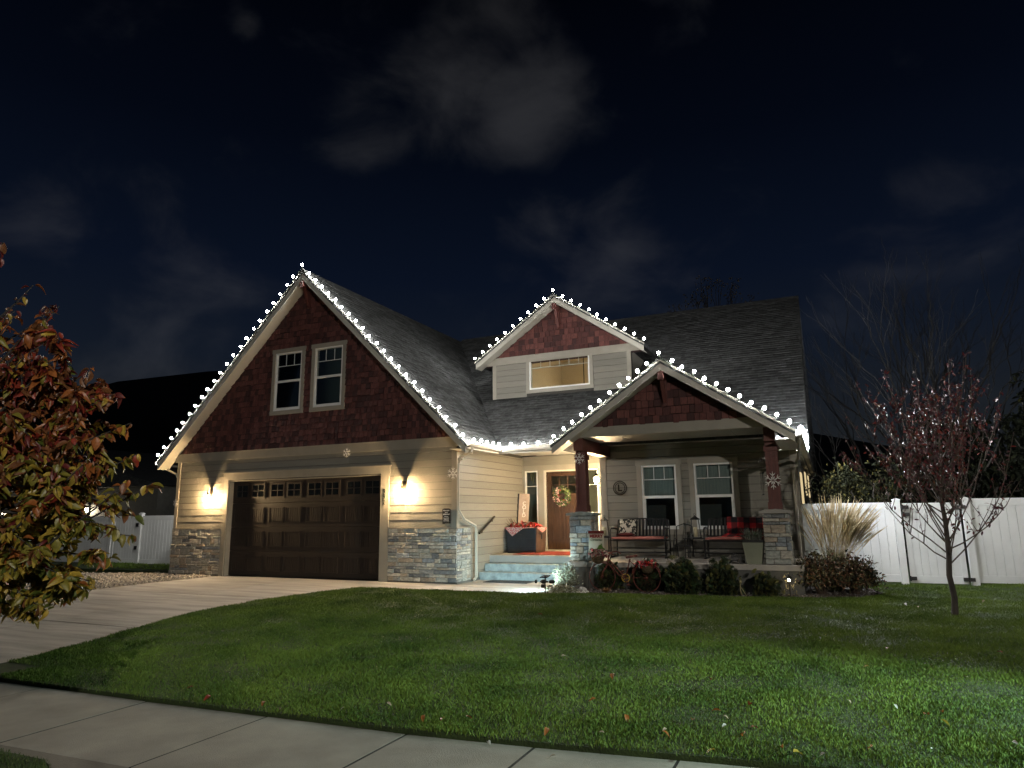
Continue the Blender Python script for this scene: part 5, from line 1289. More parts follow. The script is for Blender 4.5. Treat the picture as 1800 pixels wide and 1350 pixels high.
# generic leafy shrub
def leafy(name, label, cat, x, y, rx, ry, h, n, mats, w, s, twigs=30, base_z=.01, hollow=.45, group=None, upright=False):
    t = thing(name, label, cat, (x, y, base_z), 0, group); m = MB(); it = []
    for i in range(twigs):
        a = random.uniform(0, 6.283); q = random.uniform(.5, 1)
        m.tube([(.04 * math.cos(a), .04 * math.sin(a), 0), (rx * .5 * q * math.cos(a), ry * .5 * q * math.sin(a), h * .5), (rx * .9 * q * math.cos(a), ry * .9 * q * math.sin(a), h * random.uniform(.6, 1.02))], [.009, .006, .002], 4)
    m.build('branches', M_STEM, t)
    for i in range(n):
        a = random.uniform(0, 6.283); el = math.acos(random.uniform(-.25, 1)); q = random.uniform(hollow, 1.0) * (1 + .16 * math.sin(a * 3 + el * 4) + .10 * math.sin(a * 7))
        p = Vector((rx * q * math.sin(el) * math.cos(a), ry * q * math.sin(el) * math.sin(a), h * .35 + h * .62 * q * math.cos(el))); p.z = max(.02, p.z)
        it.append((LM, rnd_mat(p, s * random.uniform(.6, 1.3), tilt=1.2), random.choices(range(len(mats)), w)[0]))
    merge('foliage', it, mats, t); return t
M_SAGE = [mat('sage_leaf', (.21, .22, .13), .75, .2, 12), mat('pale_sage_leaf', (.33, .33, .23), .75, .15, 12), mat('brown_leaf', (.14, .095, .05), .8, .2, 12)]
leafy('sage_bush', 'pale grey green twiggy bush beside the steps lit by the spotlight', 'bush', -4.78, 13.0, .27, .24, .52, 1500, M_SAGE, (3, 3, 1), .036, 40)
leafy('groundcover_plant', 'low pale silvery plant at the walkway corner of the bed', 'plant', -4.70, 12.55, .34, .20, .16, 800, M_SAGE, (2, 5, .5), .04, 12)
M_SPI = [mat('olive_leaf', (.15, .135, .055), .75, .3, 10), mat('rust_leaf', (.20, .10, .05), .75, .3, 10), mat('dark_olive_leaf', (.035, .038, .018), .8, .3, 10)]
leafy('spirea_bush', 'wide rounded bush with rusty leaves at the right porch corner', 'bush', -.20, 13.72, .48, .40, .76, 3400, M_SPI, (3, 3, 3), .060, 60, hollow=.35)
leafy('spirea_bush', 'wide rounded bush with rusty leaves in front of the white fence', 'bush', .36, 13.95, .44, .36, .70, 2900, M_SPI, (3, 3, 3), .060, 50, hollow=.35)
# little orange tuft, white rock
def tuft(name, label, cat, x, y, n, h, spread, mats, w=.004, z0=.01, group=None, bend=.5, heads=None, nm='blades'):
    t = thing(name, label, cat, (x, y, z0), 0, group); m = MB()
    for i in range(n):
        a = random.uniform(0, 6.283); q = random.random() ** .6; L_ = h * random.uniform(.55, 1); s = spread * q; b0 = (random.uniform(-.05, .05) * spread * 3, random.uniform(-.05, .05) * spread * 3)
        m.k = random.randrange(len(mats)); c, s_ = math.cos(a), math.sin(a); wn_ = w * random.uniform(.6, 1.3); pv = []
        for u in (0, .35, .7, 1):
            d = s * (u ** 1.8); zz = L_ * (u - bend * q * u * u * .6); pv.append((b0[0] + d * c, b0[1] + d * s_, zz))
        vs = []
        for u, p in zip((1, .9, .6, .05), pv): vs += [(p[0] - s_ * wn_ * u, p[1] + c * wn_ * u, p[2]), (p[0] + s_ * wn_ * u, p[1] - c * wn_ * u, p[2])]
        m.add(vs, [(0, 1, 3, 2), (2, 3, 5, 4), (4, 5, 7, 6)])
    m.build(nm, mats, t, kind='stuff'); return t
tuft('heather_tuft', 'small orange brown tuft in front of the bicycle', 'plant', -3.92, 12.82, 260, .13, .16, [mat('orange_blade', (.30, .13, .04), .8), mat('tan_blade', (.33, .24, .12), .8)])
t = thing('white_rock', 'rounded white rock left of the bicycle wheel', 'rock', (-4.43, 12.95, .01)); m = MB(); m.ball((0, 0, .03), .075, 12, 8, (1.2, .9, .75))
m.v = [(x * random.uniform(.95, 1.05), y * random.uniform(.95, 1.05), max(-.01, z * random.uniform(.95, 1.06))) for x, y, z in m.v]; m.build('stone', mat('white_stone', (.62, .60, .56), .8, .1, 9), t, True)
t = thing('dark_planter', 'black pot low behind the rear wheel of the bicycle', 'plant pot', (-2.98, 13.32, .01)); m = MB(); m.lathe([(.08, 0), (.12, .22), (.135, .22), (.135, .25), (.11, .25)], 16); m.build('pot', M_BLACK, t, True)
m = MB(); m.lathe([(.11, .22), (.11, .235)], 16); m.build('soil', M_DIRT, t)
# ornamental grass
M_STRAW = [mat('straw_blade', (.66, .55, .34), .8, .1, 9), mat('straw_dark', (.38, .30, .17), .8, .1, 9)]
M_OGREEN = [mat('reed_green', (.10, .14, .045), .7, .2, 9), mat('reed_tan', (.24, .22, .11), .75, .1, 9)]
t = thing('ornamental_grass', 'tall feathery straw coloured ornamental grass in front of the fence', 'ornamental grass', (.04, 14.35, .01))
gm = MB(); pm = MB()
for i in range(520):
    a = random.gauss(-.15, 1.2) if random.random() < .7 else random.uniform(0, 6.28); q = random.random() ** .7; L_ = random.uniform(.5, 1.0); s = .42 * q
    c, s_ = math.cos(a), math.sin(a); w = .006; gm.k = random.choice((0, 0, 1)); vs = []
    b0 = (random.uniform(-.09, .09), random.uniform(-.09, .09))
    for u, ww in ((0, 1), (.4, .9), (.75, .6), (1, .1)):
        d = s * u ** 1.7; z = L_ * (u - .28 * q * u * u); vs += [(b0[0] + d * c - s_ * w * ww, b0[1] + d * s_ + c * w * ww, z), (b0[0] + d * c + s_ * w * ww, b0[1] + d * s_ - c * w * ww, z)]
    gm.add(vs, [(0, 1, 3, 2), (2, 3, 5, 4), (4, 5, 7, 6)])
gm.build('blades', M_OGREEN, t, kind='stuff')
for i in range(230):
    a = random.gauss(0, .8); a = a if random.random() < .78 else math.pi + random.gauss(0, .5); q = random.random() ** .6; L_ = random.uniform(1.2, 1.9); s = (.90 if math.cos(a) > 0 else .50) * q
    c, s_ = math.cos(a), math.sin(a) * .6; P_ = []; bx0 = random.uniform(-.12, .12)
    for u in (0, .3, .6, .8, .9, 1): d = s * u ** 1.45; P_.append((bx0 + random.uniform(-.012, .012) + d * c, random.uniform(-.02, .02) + d * s_, L_ * (u - .16 * q * u ** 3)))
    pm.k = random.choice((0, 0, 1)); pm.tube(P_, [.0018, .0016, .0014, .0085, .010, .001], 4, False)
    for u in np.linspace(.74, 1.0, 7):        # bristly seed head
        d = s * u ** 1.45; p = Vector((bx0 + d * c, d * s_, L_ * (u - .16 * q * u ** 3)))
        for k_ in range(2):
            v = Vector((random.uniform(-1, 1), random.uniform(-1, 1), random.uniform(.2, 1.6))).normalized() * .045; n_ = Vector((0.0025, 0, 0)); pm.add([p - n_, p + n_, p + v], [(0, 1, 2)])
pm.build('plumes', M_STRAW, t, kind='stuff')

# ================================================================ GARDEN LIGHTS
t = thing('solar_spotlight', 'black three headed solar spotlight on a stake at the lawn edge', 'spotlight', (-4.93, 12.26, .0), .1)
m = MB(); m.tube([(0, 0, -.05), (0, 0, .20), (.012, 0, .36)], .013, 8); m.build('stake', M_BLACK, t)
m = MB(); m.ball((-.03, 0, .245), .055, 12, 8, (1.1, .8, .75)); m.tube([(-.1, 0, .245), (.06, 0, .245)], .016, 8); m.build('hub', M_BLACK, t, True)
for nm, c, ax in (('lamp_head', (-.155, 0, .245), (-.04, 0, 0)), ('lamp_head', (.085, 0, .245), (.10, 0, 0)), ('lamp_head', (-.075, 0, .165), (.06, 0, 0))):
    m = MB(); p = Vector(c); q = p + Vector(ax); m.tube([p, p + Vector(ax) * .08, q - Vector(ax) * .06, q], [.026, .034, .034, .028], 12); m.build(nm, M_BLACK, t)
m = MB(); m.hexa([(-.09, -.05, .315), (.05, -.05, .315), (.085, .09, .345), (-.045, .09, .345)], [(-.09, -.05, .328), (.05, -.05, .328), (.085, .09, .358), (-.045, .09, .358)]); m.build('solar_panel', mat('solar_cell', (.01, .013, .03), .2), t)
lamp('spot_steps', 'SPOT', (-4.97, 12.36, .30), 46, CYAN, .03, (-6.2, 15.2, .25), 84, .8)
lamp('spot_pier', 'SPOT', (-5.03, 12.33, .27), 40, CYAN, .03, (-7.6, 13.9, .25), 66, .8)
lamp('spot_column', 'SPOT', (-4.90, 12.36, .28), 9, CYAN, .03, (-4.55, 13.9, .7), 62, .8)
lamp('spot_ground', 'SPOT', (-5.02, 12.38, .17), 9, CYAN, .03, (-5.7, 12.9, 0), 110, .8)
def path_light(label, x, y, r=.022, h=.30, st=30):
    t = thing('path_light', label, 'path light', (x, y, .01), 0, 'glowing path lights in the bed')
    MB().tube([(0, 0, 0), (0, 0, h - .04)], .008, 6).build('stake', M_BLACK, t)
    m = MB(); m.lathe([(.06, h + .035), (.062, h + .045), (.03, h + .07), (.008, h + .09)], 12); m.build('cap', M_BLACK, t)
    m = MB(); m.ball((0, 0, h), r, 10, 8); m.build('globe', glow('path_light_globe', (1, .82, .50), 11), t, True)
path_light('glowing ball path light beside the rusty bush', -.70, 13.12)
# small metal garden figures catching that light
M_GOLD = mat('gilt_metal', (.42, .36, .20), .45, .2, 10, metal=.3)
t = thing('garden_stake', 'small pale twisted ornament between two conifers', 'garden ornament', (-1.50, 13.0, .01))
m = MB(); m.tube([(.02, 0, 0), (-.01, 0, .12), (.0, 0, .24)], [.018, .012, .008], 6); m.tube([(.10, 0, 0), (.03, 0, .13), (.0, 0, .17)], .006, 5); m.build('legs', M_GOLD, t, True); m = MB(); m.ball((0, 0, .26), .026, 8, 6, (1, 1, 1.3)); m.build('head', M_GOLD, t, True)

t = thing('garden_stake', 'pale leaf cluster ornament around the glowing path light', 'garden ornament', (-.70, 13.22, .01))
it = []
for i in range(46): it.append((LM, rnd_mat(Vector((random.uniform(-.12, .12), random.uniform(-.03, .05), random.uniform(.02, .42))), random.uniform(.03, .06), tilt=1.5), 0))
merge('leaves', it, [M_GOLD], t); MB().tube([(0, 0, 0), (.01, 0, .42)], .005, 5).build('stem', M_STEM, t)

# ================================================================ FENCES
def board_panel(t, x0, x1, y, z0, z1, bw=.15, rail=.14, frame=True):
    n = max(1, round((x1 - x0) / bw)); w = (x1 - x0) / n
    for i in range(n): MB().box(x0 + i * w + .0015, y + .012, z0 + .05, x0 + (i + 1) * w - .0015, y + .030, z1 - .05).build('board', M_FENCE, t, world=True, bevel=.004)
    for a, b in ((z0, z0 + rail), (z1 - rail, z1)): MB().box(x0, y, a, x1, y + .044, b).build('rail', M_FENCE, t, world=True, bevel=.003)
def fpost(t, x, y, z0, z1, w=.064):
    m = MB(); m.box(x - w, y - w + .02, z0, x + w, y + w + .02, z1); m.build('post', M_FENCE, t, world=True, bevel=.004)
    m = MB(); m.box(x - w - .008, y - w + .012, z1, x + w + .008, y + w + .028, z1 + .02); m.prism([(x - w, z1 + .02), (x + w, z1 + .02), (x, z1 + .045)], 'y', y - w + .02, y + w + .02); m.build('post_cap', M_FENCE, t, world=True)
YF = 16.0
f = thing('white_fence', 'white vinyl privacy fence section between the house and the gate', 'fence', (.35, YF, 0), 0, 'white privacy fence')
fpost(f, -.55, YF, 0, 1.66); board_panel(f, -.48, 1.24, YF, .07, 1.64); fpost(f, 1.31, YF, -.02, 1.68)
gt = thing('fence_gate', 'white vinyl fence gate with black hinges behind the young tree', 'gate', (1.9, YF, 0))
board_panel(gt, 1.50, 2.30, YF, .06, 1.62, .14)
for x in (1.455, 2.34): MB().box(x - .045, YF - .006, .06, x + .045, YF + .05, 1.62).build('stile', M_FENCE, gt, world=True, bevel=.003)
for x, z in ((1.405, 1.54), (1.405, 1.40), (1.405, .15)):
    m = MB(); m.box(x - .02, YF - .07, z - .035, x + .11, YF - .008, z + .035); m.tube([(x, YF - .075, z - .05), (x, YF - .075, z + .05)], .016, 8); m.build('hinge', M_BLACK, gt, world=True)
for x, z in ((2.39, 1.53), (2.39, .15)):
    m = MB(); m.box(x - .09, YF - .065, z - .035, x + .10, YF - .008, z + .035); m.tube([(x, YF - .07, z - .045), (x, YF - .07, z + .045)], .016, 8); m.build('latch', M_BLACK, gt, world=True)
f = thing('white_fence', 'white vinyl privacy fence running off right from the gate', 'fence', (4.5, YF, 0), 0, 'white privacy fence')
fpost(f, 2.50, YF, .03, 1.68)
for i in range(3):
    x0 = 2.565 + i * 2.2; zz = .02 + min(.12, .07 + i * .05); board_panel(f, x0, x0 + 2.07, YF, zz, zz + 1.60); fpost(f, x0 + 2.135, YF, zz - .08, zz + 1.64)
f = thing('white_fence', 'white vinyl fence section left of the garage behind the autumn tree', 'fence', (-19, YF, 0), 0, 'white privacy fence')
board_panel(f, -21.0, -16.6, YF, .03, 1.60); fpost(f, -21.07, YF, -.02, 1.66)
gt = thing('fence_gate', 'white fence gate left of the garage half hidden by autumn leaves', 'gate', (-21.9, YF, 0))
board_panel(gt, -22.35, -21.28, YF, .05, 1.60, .14)
for x in (-21.22, -22.41): MB().box(x - .05, YF - .006, .05, x + .05, YF + .05, 1.60).build('stile', M_FENCE, gt, world=True, bevel=.003)
for z in (1.30, .55):
    m = MB(); m.box(-21.22, YF - .07, z - .06, -21.10, YF - .008, z + .06); m.build('hinge', M_BLACK, gt, world=True)
f = thing('white_fence', 'white vinyl fence beyond the left gate behind the autumn tree', 'fence', (-25, YF, 0), 0, 'white privacy fence')
board_panel(f, -26.8, -22.6, YF, .03, 1.60); fpost(f, -22.53, YF, -.02, 1.66)

# ================================================================ NEIGHBOUR HOUSE (left)
nb = thing('neighbour_house', 'dark neighbouring house with two lit lamps behind the autumn tree', 'house', (-37, 26, 0))
M_NB = mat('neighbour_siding', (.10, .10, .09), .8)
def NB(m, name, mt): return m.build(name, mt, nb, world=True)
m = MB(); m.box(-46, 22.0, -.4, -28, 34, 3.0); NB(m, 'wall', M_NB)
m = MB(); m.prism([(-46.6, 3.0), (-27.4, 3.0), (-37, 5.4)], 'y', 21.5, 34.5); NB(m, 'roof', M_ROOF2)
for x in (-38.8, -35.2):
    gdn = NB(MB().box(x - 1.4, 21.95, 0, x + 1.4, 22.0, 2.3), 'garage_door', M_GDOOR)
    for z in (.6, 1.2, 1.8): MB().box(x - 1.38, 21.93, z, x + 1.38, 21.95, z + .03).build('groove', M_BLACK, gdn, world=True)
for x, lb in ((-32.7, 'bright lamp on the neighbouring house at the right of its garage'), (-39.85, 'bright lamp on the neighbouring house at the left picture edge')):
    t = thing('wall_lamp', lb, 'wall lamp', (x, 21.9, 1.95), 0, 'lamps on the neighbouring house'); MB().box(-.06, .0, -.15, .06, .1, .2).build('back_plate', M_BLACK, t); MB().ball((0, -.08, 0), .10, 10, 8).build('bulb', glow('neighbour_bulb', (1, .85, .62), 60), t, True); MB().lathe([(.14, .11), (.02, .19)], 10, (0, -.08, 0)).build('cap', M_BLACK, t)

# ================================================================ TREES
M_BARK = mat('grey_bark', (.11, .085, .070), .85, .3, 14, .6, 30, stretch=(1, 1, .25)); M_BARKD = mat('dark_bark', (.045, .040, .034), .9, .3, 10)
def branchpath(p0, p1, n=6, wob=.04, lift=0.0):
    p0, p1 = Vector(p0), Vector(p1); L_ = (p1 - p0).length; out_ = []
    for i in range(n + 1):
        u = i / n; p = p0.lerp(p1, u); e = math.sin(math.pi * u)
        out_.append(p + Vector((random.uniform(-1, 1) * wob * L_ * e, random.uniform(-1, 1) * wob * L_ * e, random.uniform(-.5, .5) * wob * L_ * e - lift * e * L_)))
    return out_
# young tree on the right of the lawn
TX, TY = 1.52, 11.66; tb = Vector((TX, TY, base(TX, TY) + .02))
t = thing('young_tree', 'slender young tree with dark red leaves standing on the lawn before the fence', 'tree', tb)
tr = MB(); tr.tube([(0, 0, -.05), (0, 0, .03), (.02, 0, .25), (-.01, 0, .55), (.02, .0, .85), (.03, .01, 1.3), (.00, .02, 1.9), (.05, 0, 2.6)], [.058, .046, .040, .037, .036, .030, .022, .010], 10); tr.build('trunk', mat('dark_grey_bark', (.06, .048, .042), .85, .3, 14, .6, 30, stretch=(1, 1, .25)), t, True)
bmb = MB(); tips = []
for i in range(34):
    z0 = .72 + 1.5 * (i / 34) ** 1.1; a = i * 2.4 + random.uniform(-.4, .4)
    el = random.uniform(.15, .75) if i > 5 else random.uniform(.45, .8)
    L_ = random.uniform(1.3, 2.3) * (1 - .18 * (i / 34)); z0p = Vector((.02, .01, z0))
    end = z0p + Vector((math.sin(el) * math.cos(a) * L_, math.sin(el) * math.sin(a) * L_, math.cos(el) * L_))
    if end.z > 4.05: end.z = 4.05 - random.uniform(0, .5)
    hr = math.hypot(end.x, end.y)
    if hr > 1.2: end.x *= 1.2 / hr; end.y *= 1.2 / hr
    P_ = [z0p.lerp(end, u) + Vector((math.cos(a), math.sin(a), 0)) * (.10 * L_ * math.sin(math.pi * u) * .6) + Vector((random.uniform(-.02, .02), random.uniform(-.02, .02), -.06 * L_ * math.sin(math.pi * u))) for u in np.linspace(0, 1, 8)]
    bmb.tube(P_, list(np.linspace(.0115, .003, 8)), 5); tips.append((P_, .35))
    for k_ in range(6):
        s = random.uniform(.3, .9); j = int(s * 7); b0 = P_[j]; e2 = b0 + Vector((random.uniform(-.30, .30), random.uniform(-.30, .30), random.uniform(.2, .65)))
        Q = branchpath(b0, e2, 4, .05); bmb.tube(Q, list(np.linspace(.006, .0018, 5)), 4); tips.append((Q, .15))
bmb.build('branches', M_BARK, t, True)
M_YL = [mat('wine_leaf', (.14, .025, .030), .5, .3, 30, spec=.4), mat('purple_leaf', (.11, .045, .060), .45, .3, 30, spec=.5), mat('red_leaf', (.22, .030, .022), .5, .2, 30), mat('rust_brown_leaf', (.20, .075, .03), .5, .2, 30)]
it = []
for P_, st in tips:
    for k_ in range(random.randint(20, 34)):
        u = random.uniform(st, 1); j = min(len(P_) - 2, int(u * (len(P_) - 1))); p = P_[j].lerp(P_[j + 1], random.random()) + Vector((random.uniform(-.03, .03), random.uniform(-.03, .03), random.uniform(-.04, .02)))
        top = p.z > 2.0
        if random.random() < (.45 if top else .72): continue
        it.append((LM, rnd_mat(p, random.uniform(.038, .072), tilt=1.4), random.choices((0, 1, 2, 3), (4, 5, 2, .3))[0]))
merge('foliage', it, M_YL, t)

# background trees
def bare_tree(label, x, y, h, spread, n, mt, group=None, z0=-.6, r0=.16, leaves=None):
    t = thing('bare_tree', label, 'tree', (x, y, z0), 0, group)
    MB().tube([(0, 0, 0), (.1, 0, h * .15), (0, .1, h * .35)], [r0, r0 * .8, r0 * .6], 8).build('trunk', mt, t, True)
    m = MB()
    def grow(p, d, L_, r, lv):
        e = p + d * L_; P_ = branchpath(p, e, 4, .05); m.tube(P_, list(np.linspace(r, r * .55, 5)), 4, False)
        if lv == 0: return
        for k_ in range(random.choice((2, 3, 3))):
            dd = (d + Vector((random.uniform(-1, 1), random.uniform(-1, 1), random.uniform(-.2, .6))) * spread).normalized(); q = P_[random.choice((2, 3, 4, 4))]; grow(q, dd, L_ * random.uniform(.55, .85), r * .55, lv - 1)
    for i in range(n):
        a = i * 6.283 / n + random.uniform(-.3, .3); el = random.uniform(.15, .75); grow(Vector((0, 0, h * random.uniform(.12, .35))), Vector((math.sin(el) * math.cos(a), math.sin(el) * math.sin(a), math.cos(el))), h * .34, r0 * .36, 4)
    m.build('branches', mt, t); return t
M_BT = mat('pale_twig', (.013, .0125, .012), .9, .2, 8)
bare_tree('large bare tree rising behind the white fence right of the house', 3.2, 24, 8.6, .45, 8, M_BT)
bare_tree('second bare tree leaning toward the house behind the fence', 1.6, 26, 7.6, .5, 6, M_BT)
def leaf_tree(name, label, x, y, cz, rx, ry, rz_, n, mats, w, s, z0=-.6, r0=.14):
    t = thing(name, label, 'tree', (x, y, z0)); MB().tube([(0, 0, 0), (.05, 0, (cz - z0) * .6), (0, 0, cz - z0)], [r0, r0 * .7, r0 * .3], 8).build('trunk', M_BARKD, t, True)
    m = MB()
    for i in range(14):
        a = i * 2.4; m.tube(branchpath((0, 0, (cz - z0) * random.uniform(.4, .9)), (rx * .8 * math.cos(a), ry * .8 * math.sin(a), cz - z0 + rz_ * random.uniform(-.5, .8)), 5, .06), list(np.linspace(.05, .012, 6)), 5)
    m.build('branches', M_BARKD, t); it = []
    cl = [(Vector((random.gauss(0, .42) * rx, random.gauss(0, .42) * ry, cz - z0 + random.gauss(0, .45) * rz_)), random.uniform(.25, .5) * min(rx, rz_)) for _ in range(34)]
    for i in range(n):
        c, r = random.choice(cl); v = Vector((random.gauss(0, 1), random.gauss(0, 1), random.gauss(0, 1))); v = v.normalized() * r * random.uniform(.5, 1.05)
        it.append((LM, rnd_mat(c + v, s * random.uniform(.6, 1.3), tilt=1.4), random.choices(range(len(mats)), w)[0]))
    merge('foliage', it, mats, t); return t
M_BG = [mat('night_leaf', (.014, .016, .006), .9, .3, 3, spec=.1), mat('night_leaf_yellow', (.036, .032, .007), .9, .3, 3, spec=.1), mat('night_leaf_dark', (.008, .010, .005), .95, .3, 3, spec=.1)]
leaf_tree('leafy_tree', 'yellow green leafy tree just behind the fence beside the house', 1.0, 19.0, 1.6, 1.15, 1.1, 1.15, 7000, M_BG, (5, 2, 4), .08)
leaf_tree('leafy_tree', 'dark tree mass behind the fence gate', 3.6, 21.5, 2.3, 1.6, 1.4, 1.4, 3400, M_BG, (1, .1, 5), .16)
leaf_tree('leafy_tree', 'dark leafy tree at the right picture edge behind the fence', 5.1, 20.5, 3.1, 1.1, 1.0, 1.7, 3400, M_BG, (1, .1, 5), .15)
t = thing('tree_top', 'thin tree top showing above the ridge of the roof', 'tree', (-3.9, 31, -.6)); MB().tube([(0, 0, 0), (0, .1, 10.5)], [.2, .05], 6).build('trunk', M_BARKD, t); m = MB(); it = []
for i in range(30):
    x = random.uniform(-1.9, 1.9); e = Vector((x, random.uniform(-.6, .6), random.uniform(11.6, 12.75) - abs(x) * .25)); P_ = branchpath((x * .3, 0, 9.5), e, 5, .05); m.tube(P_, list(np.linspace(.03, .008, 6)), 4)
    for k_ in range(12): it.append((LM, rnd_mat(P_[-1] + Vector((random.uniform(-.25, .25), random.uniform(-.2, .2), random.uniform(-.5, .2))), random.uniform(.08, .15), tilt=1.4), 0))
m.build('branches', M_BARKD, t); merge('foliage', it, [mat('ridge_leaf', (.06, .05, .03), .8)], t)

# ---- the autumn tree close to the camera on the left
tp = at(-150, 1180, 4.7); B0 = Vector((tp.x, tp.y, base(tp.x, tp.y) + .02)); B0 = Vector((-4.75, 2.35, -.18))
at_ = thing('autumn_tree', 'young tree with red orange and yellow leaves filling the left edge', 'tree', B0)
def T(px, py, d): return at(px, py, d) - B0
trunk_top = T(-130, 420, 4.5)
tp_ = [Vector((0, 0, -.1)), Vector((0, 0, .05))] + [Vector((0, 0, .3)).lerp(trunk_top, u) for u in (.1, .3, .5, .7, .85, 1)]
MB().tube(tp_, [.06, .045, .040, .034, .028, .020, .012, .004], 10).build('trunk', M_BARK, at_, True)
def on_trunk(z):
    for a, b in zip(tp_[:-1], tp_[1:]):
        if a.z <= z <= b.z: return a.lerp(b, (z - a.z) / (b.z - a.z))
    return tp_[-2]
ends = [(8, 425, 4.3), (-8, 455, 4.5), (-30, 400, 4.2), (20, 560, 4.3), (75, 560, 4.5), (40, 590, 4.2), (160, 650, 4.4), (85, 655, 4.2), (62, 500, 4.4), (100, 540, 4.3), (30, 545, 4.7), (112, 612, 4.2), (60, 620, 4.6), (20, 640, 4.1), (130, 690, 4.5), (205, 690, 4.3), (228, 745, 4.2), (238, 800, 4.4), (225, 845, 4.1), (180, 740, 4.7), (270, 848, 4.3),
        (240, 905, 4.4), (205, 930, 4.2), (185, 880, 4.8), (232, 945, 4.5), (190, 985, 4.3), (165, 1020, 4.5), (150, 1035, 4.1), (120, 1050, 4.4), (85, 1070, 4.2), (60, 1085, 4.4), (25, 1075, 4.6), (0, 1060, 4.0), (10, 980, 4.9), (60, 960, 4.0),
        (110, 930, 4.9), (140, 820, 4.0), (90, 780, 4.9), (30, 800, 4.0), (60, 720, 4.3), (0, 720, 4.8), (20, 880, 4.4), (130, 960, 4.6), (165, 800, 4.4), (95, 860, 4.4), (45, 1020, 4.7), (100, 1010, 4.0), (150, 900, 4.2), (-40, 520, 4.4), (-60, 640, 4.2), (-60, 780, 4.5), (-60, 900, 4.3), (-60, 1000, 4.5), (-300, 600, 4.6), (-320, 800, 4.6), (-280, 950, 4.4), (-250, 500, 4.6), (-420, 700, 4.7), (-450, 820, 4.5), (-420, 930, 4.7), (-340, 1020, 4.4), (-200, 1040, 4.7), (-380, 600, 4.5), (-180, 460, 4.4), (-200, 560, 4.8), (-180, 700, 4.1), (-200, 860, 4.9), (-150, 940, 4.2), (-130, 800, 4.7), (-110, 620, 4.5), (-320, 880, 4.9)]
bm2 = MB(); spots = []
for (px, py, d) in ends:
    e = T(px, py, d); s = on_trunk(max(.62, e.z - random.uniform(.35, .9) if py < 900 else e.z + random.uniform(.05, .35)))
    mid = s.lerp(e, .5) + Vector((0, 0, -.08 if py < 900 else .10)); P_ = []
    for u in np.linspace(0, 1, 8): P_.append(s * (1 - u) ** 2 + mid * 2 * u * (1 - u) + e * u * u + Vector((random.uniform(-.01, .01),) * 3))
    bm2.tube(P_, list(np.linspace(.016, .0028, 8)), 5); spots.append((P_, .25, py))
    for k_ in range(4):
        j = random.randint(2, 6); b0 = P_[j]; up = .30 if py < 900 else -.06
        e2 = b0 + Vector((random.uniform(-.22, .22), random.uniform(-.22, .22), random.uniform(-.08, .22) + up * .5)); Q = branchpath(b0, e2, 4, .05)
        if py < 700 and e2.z > T(60, 520, 4.4).z: continue
        bm2.tube(Q, list(np.linspace(.006, .002, 5)), 4); spots.append((Q, .1, py))
bm2.build('branches', M_BARKD, at_, True)
AL = [('red_autumn_leaf', (.30, .045, .024)), ('orange_autumn_leaf', (.40, .135, .035)), ('brown_autumn_leaf', (.22, .09, .035)), ('yellow_autumn_leaf', (.50, .36, .055)), ('olive_autumn_leaf', (.25, .225, .035)), ('green_autumn_leaf', (.11, .14, .024)), ('maroon_autumn_leaf', (.15, .026, .022))]
M_AL = [mat(n_, c, .42, .22, 18, .15, 60, spec=.6, trans=.25) for n_, c in AL]
shapes = [leafmesh('leaf_shape_a', 1, .62, M_AL[0], .45, .30), leafmesh('leaf_shape_b', 1, .55, M_AL[0], .85, .55), leafmesh('leaf_shape_c', 1, .70, M_AL[0], .20, .25)]
variants = []
for sh in shapes:
    for k_, mm in enumerate(M_AL):
        c = sh.copy(); c.materials.clear(); c.materials.append(mm); c.name = 'leaf_shape'; variants.append(c)
it = []; singles = []
zt_, zl_ = T(60, 480, 4.4).z, T(60, 1090, 4.4).z
for P_, st, py in spots:
    for k_ in range(random.randint(62, 84) if py > 640 else random.randint(14, 20)):
        u = random.uniform(st, 1) if k_ else 1; j = min(len(P_) - 2, int(u * (len(P_) - 1))); f_ = random.random() if k_ else 1; p = P_[j].lerp(P_[j + 1], f_)
        h = (p.z - zl_) / (zt_ - zl_) + random.gauss(0, .10)
        wts = [max(0, x) for x in ((1.5, 2.0, 3.2, .3, .2, 0, 2.2) if h > .62 else (.8, 2.4, 5, 1, 1.6, .4, 2) if h > .42 else (.1, .8, 2.4, 3.2, 4, 1.6, .3) if h > .24 else (.0, .5, 1, 4.5, 4, 2, .1))]
        k2 = random.choices(range(7), wts)[0]; s = random.uniform(.042, .080)
        a = random.uniform(0, 6.283); tilt = random.uniform(-1.9, .5)
        M_ = Matrix.Translation(p + Vector((math.cos(a), math.sin(a), 0)) * .012) @ Matrix.Rotation(a - math.pi / 2, 4, 'Z') @ Matrix.Rotation(tilt, 4, 'X') @ Matrix.Rotation(random.uniform(-1.2, 1.2), 4, 'Y') @ Matrix.Scale(s, 4)
        v = random.randrange(3); w_ = p + B0 - CAM; dd = w_.dot(FW); qx, qy = 900 + F_PX * w_.dot(RT) / dd, 675 - F_PX * w_.dot(UP) / dd
        if (qx - 157) ** 2 + (qy - 899) ** 2 < 520 or (qx - 8) ** 2 + (qy - 897) ** 2 < 420: continue        # small gaps in the crown
        it.append((shapes[v], M_, k2, v))
random.shuffle(it)
vis = sorted(range(len(it)), key=lambda i: (it[i][1].translation + B0 - CAM).dot(FW))[:]
vis = [i for i in vis if -.80 < (it[i][1].translation + B0 - CAM).dot(RT) / (it[i][1].translation + B0 - CAM).dot(FW) < -.50][:290]; vs_ = set(vis)
for i in vis:
    sh, M_, k2, v = it[i]; o = link('leaf', variants[v * 7 + k2], at_); o.matrix_local = M_
merge('leaves', [(a, b, c) for i, (a, b, c, v) in enumerate(it) if i not in vs_], M_AL, at_)

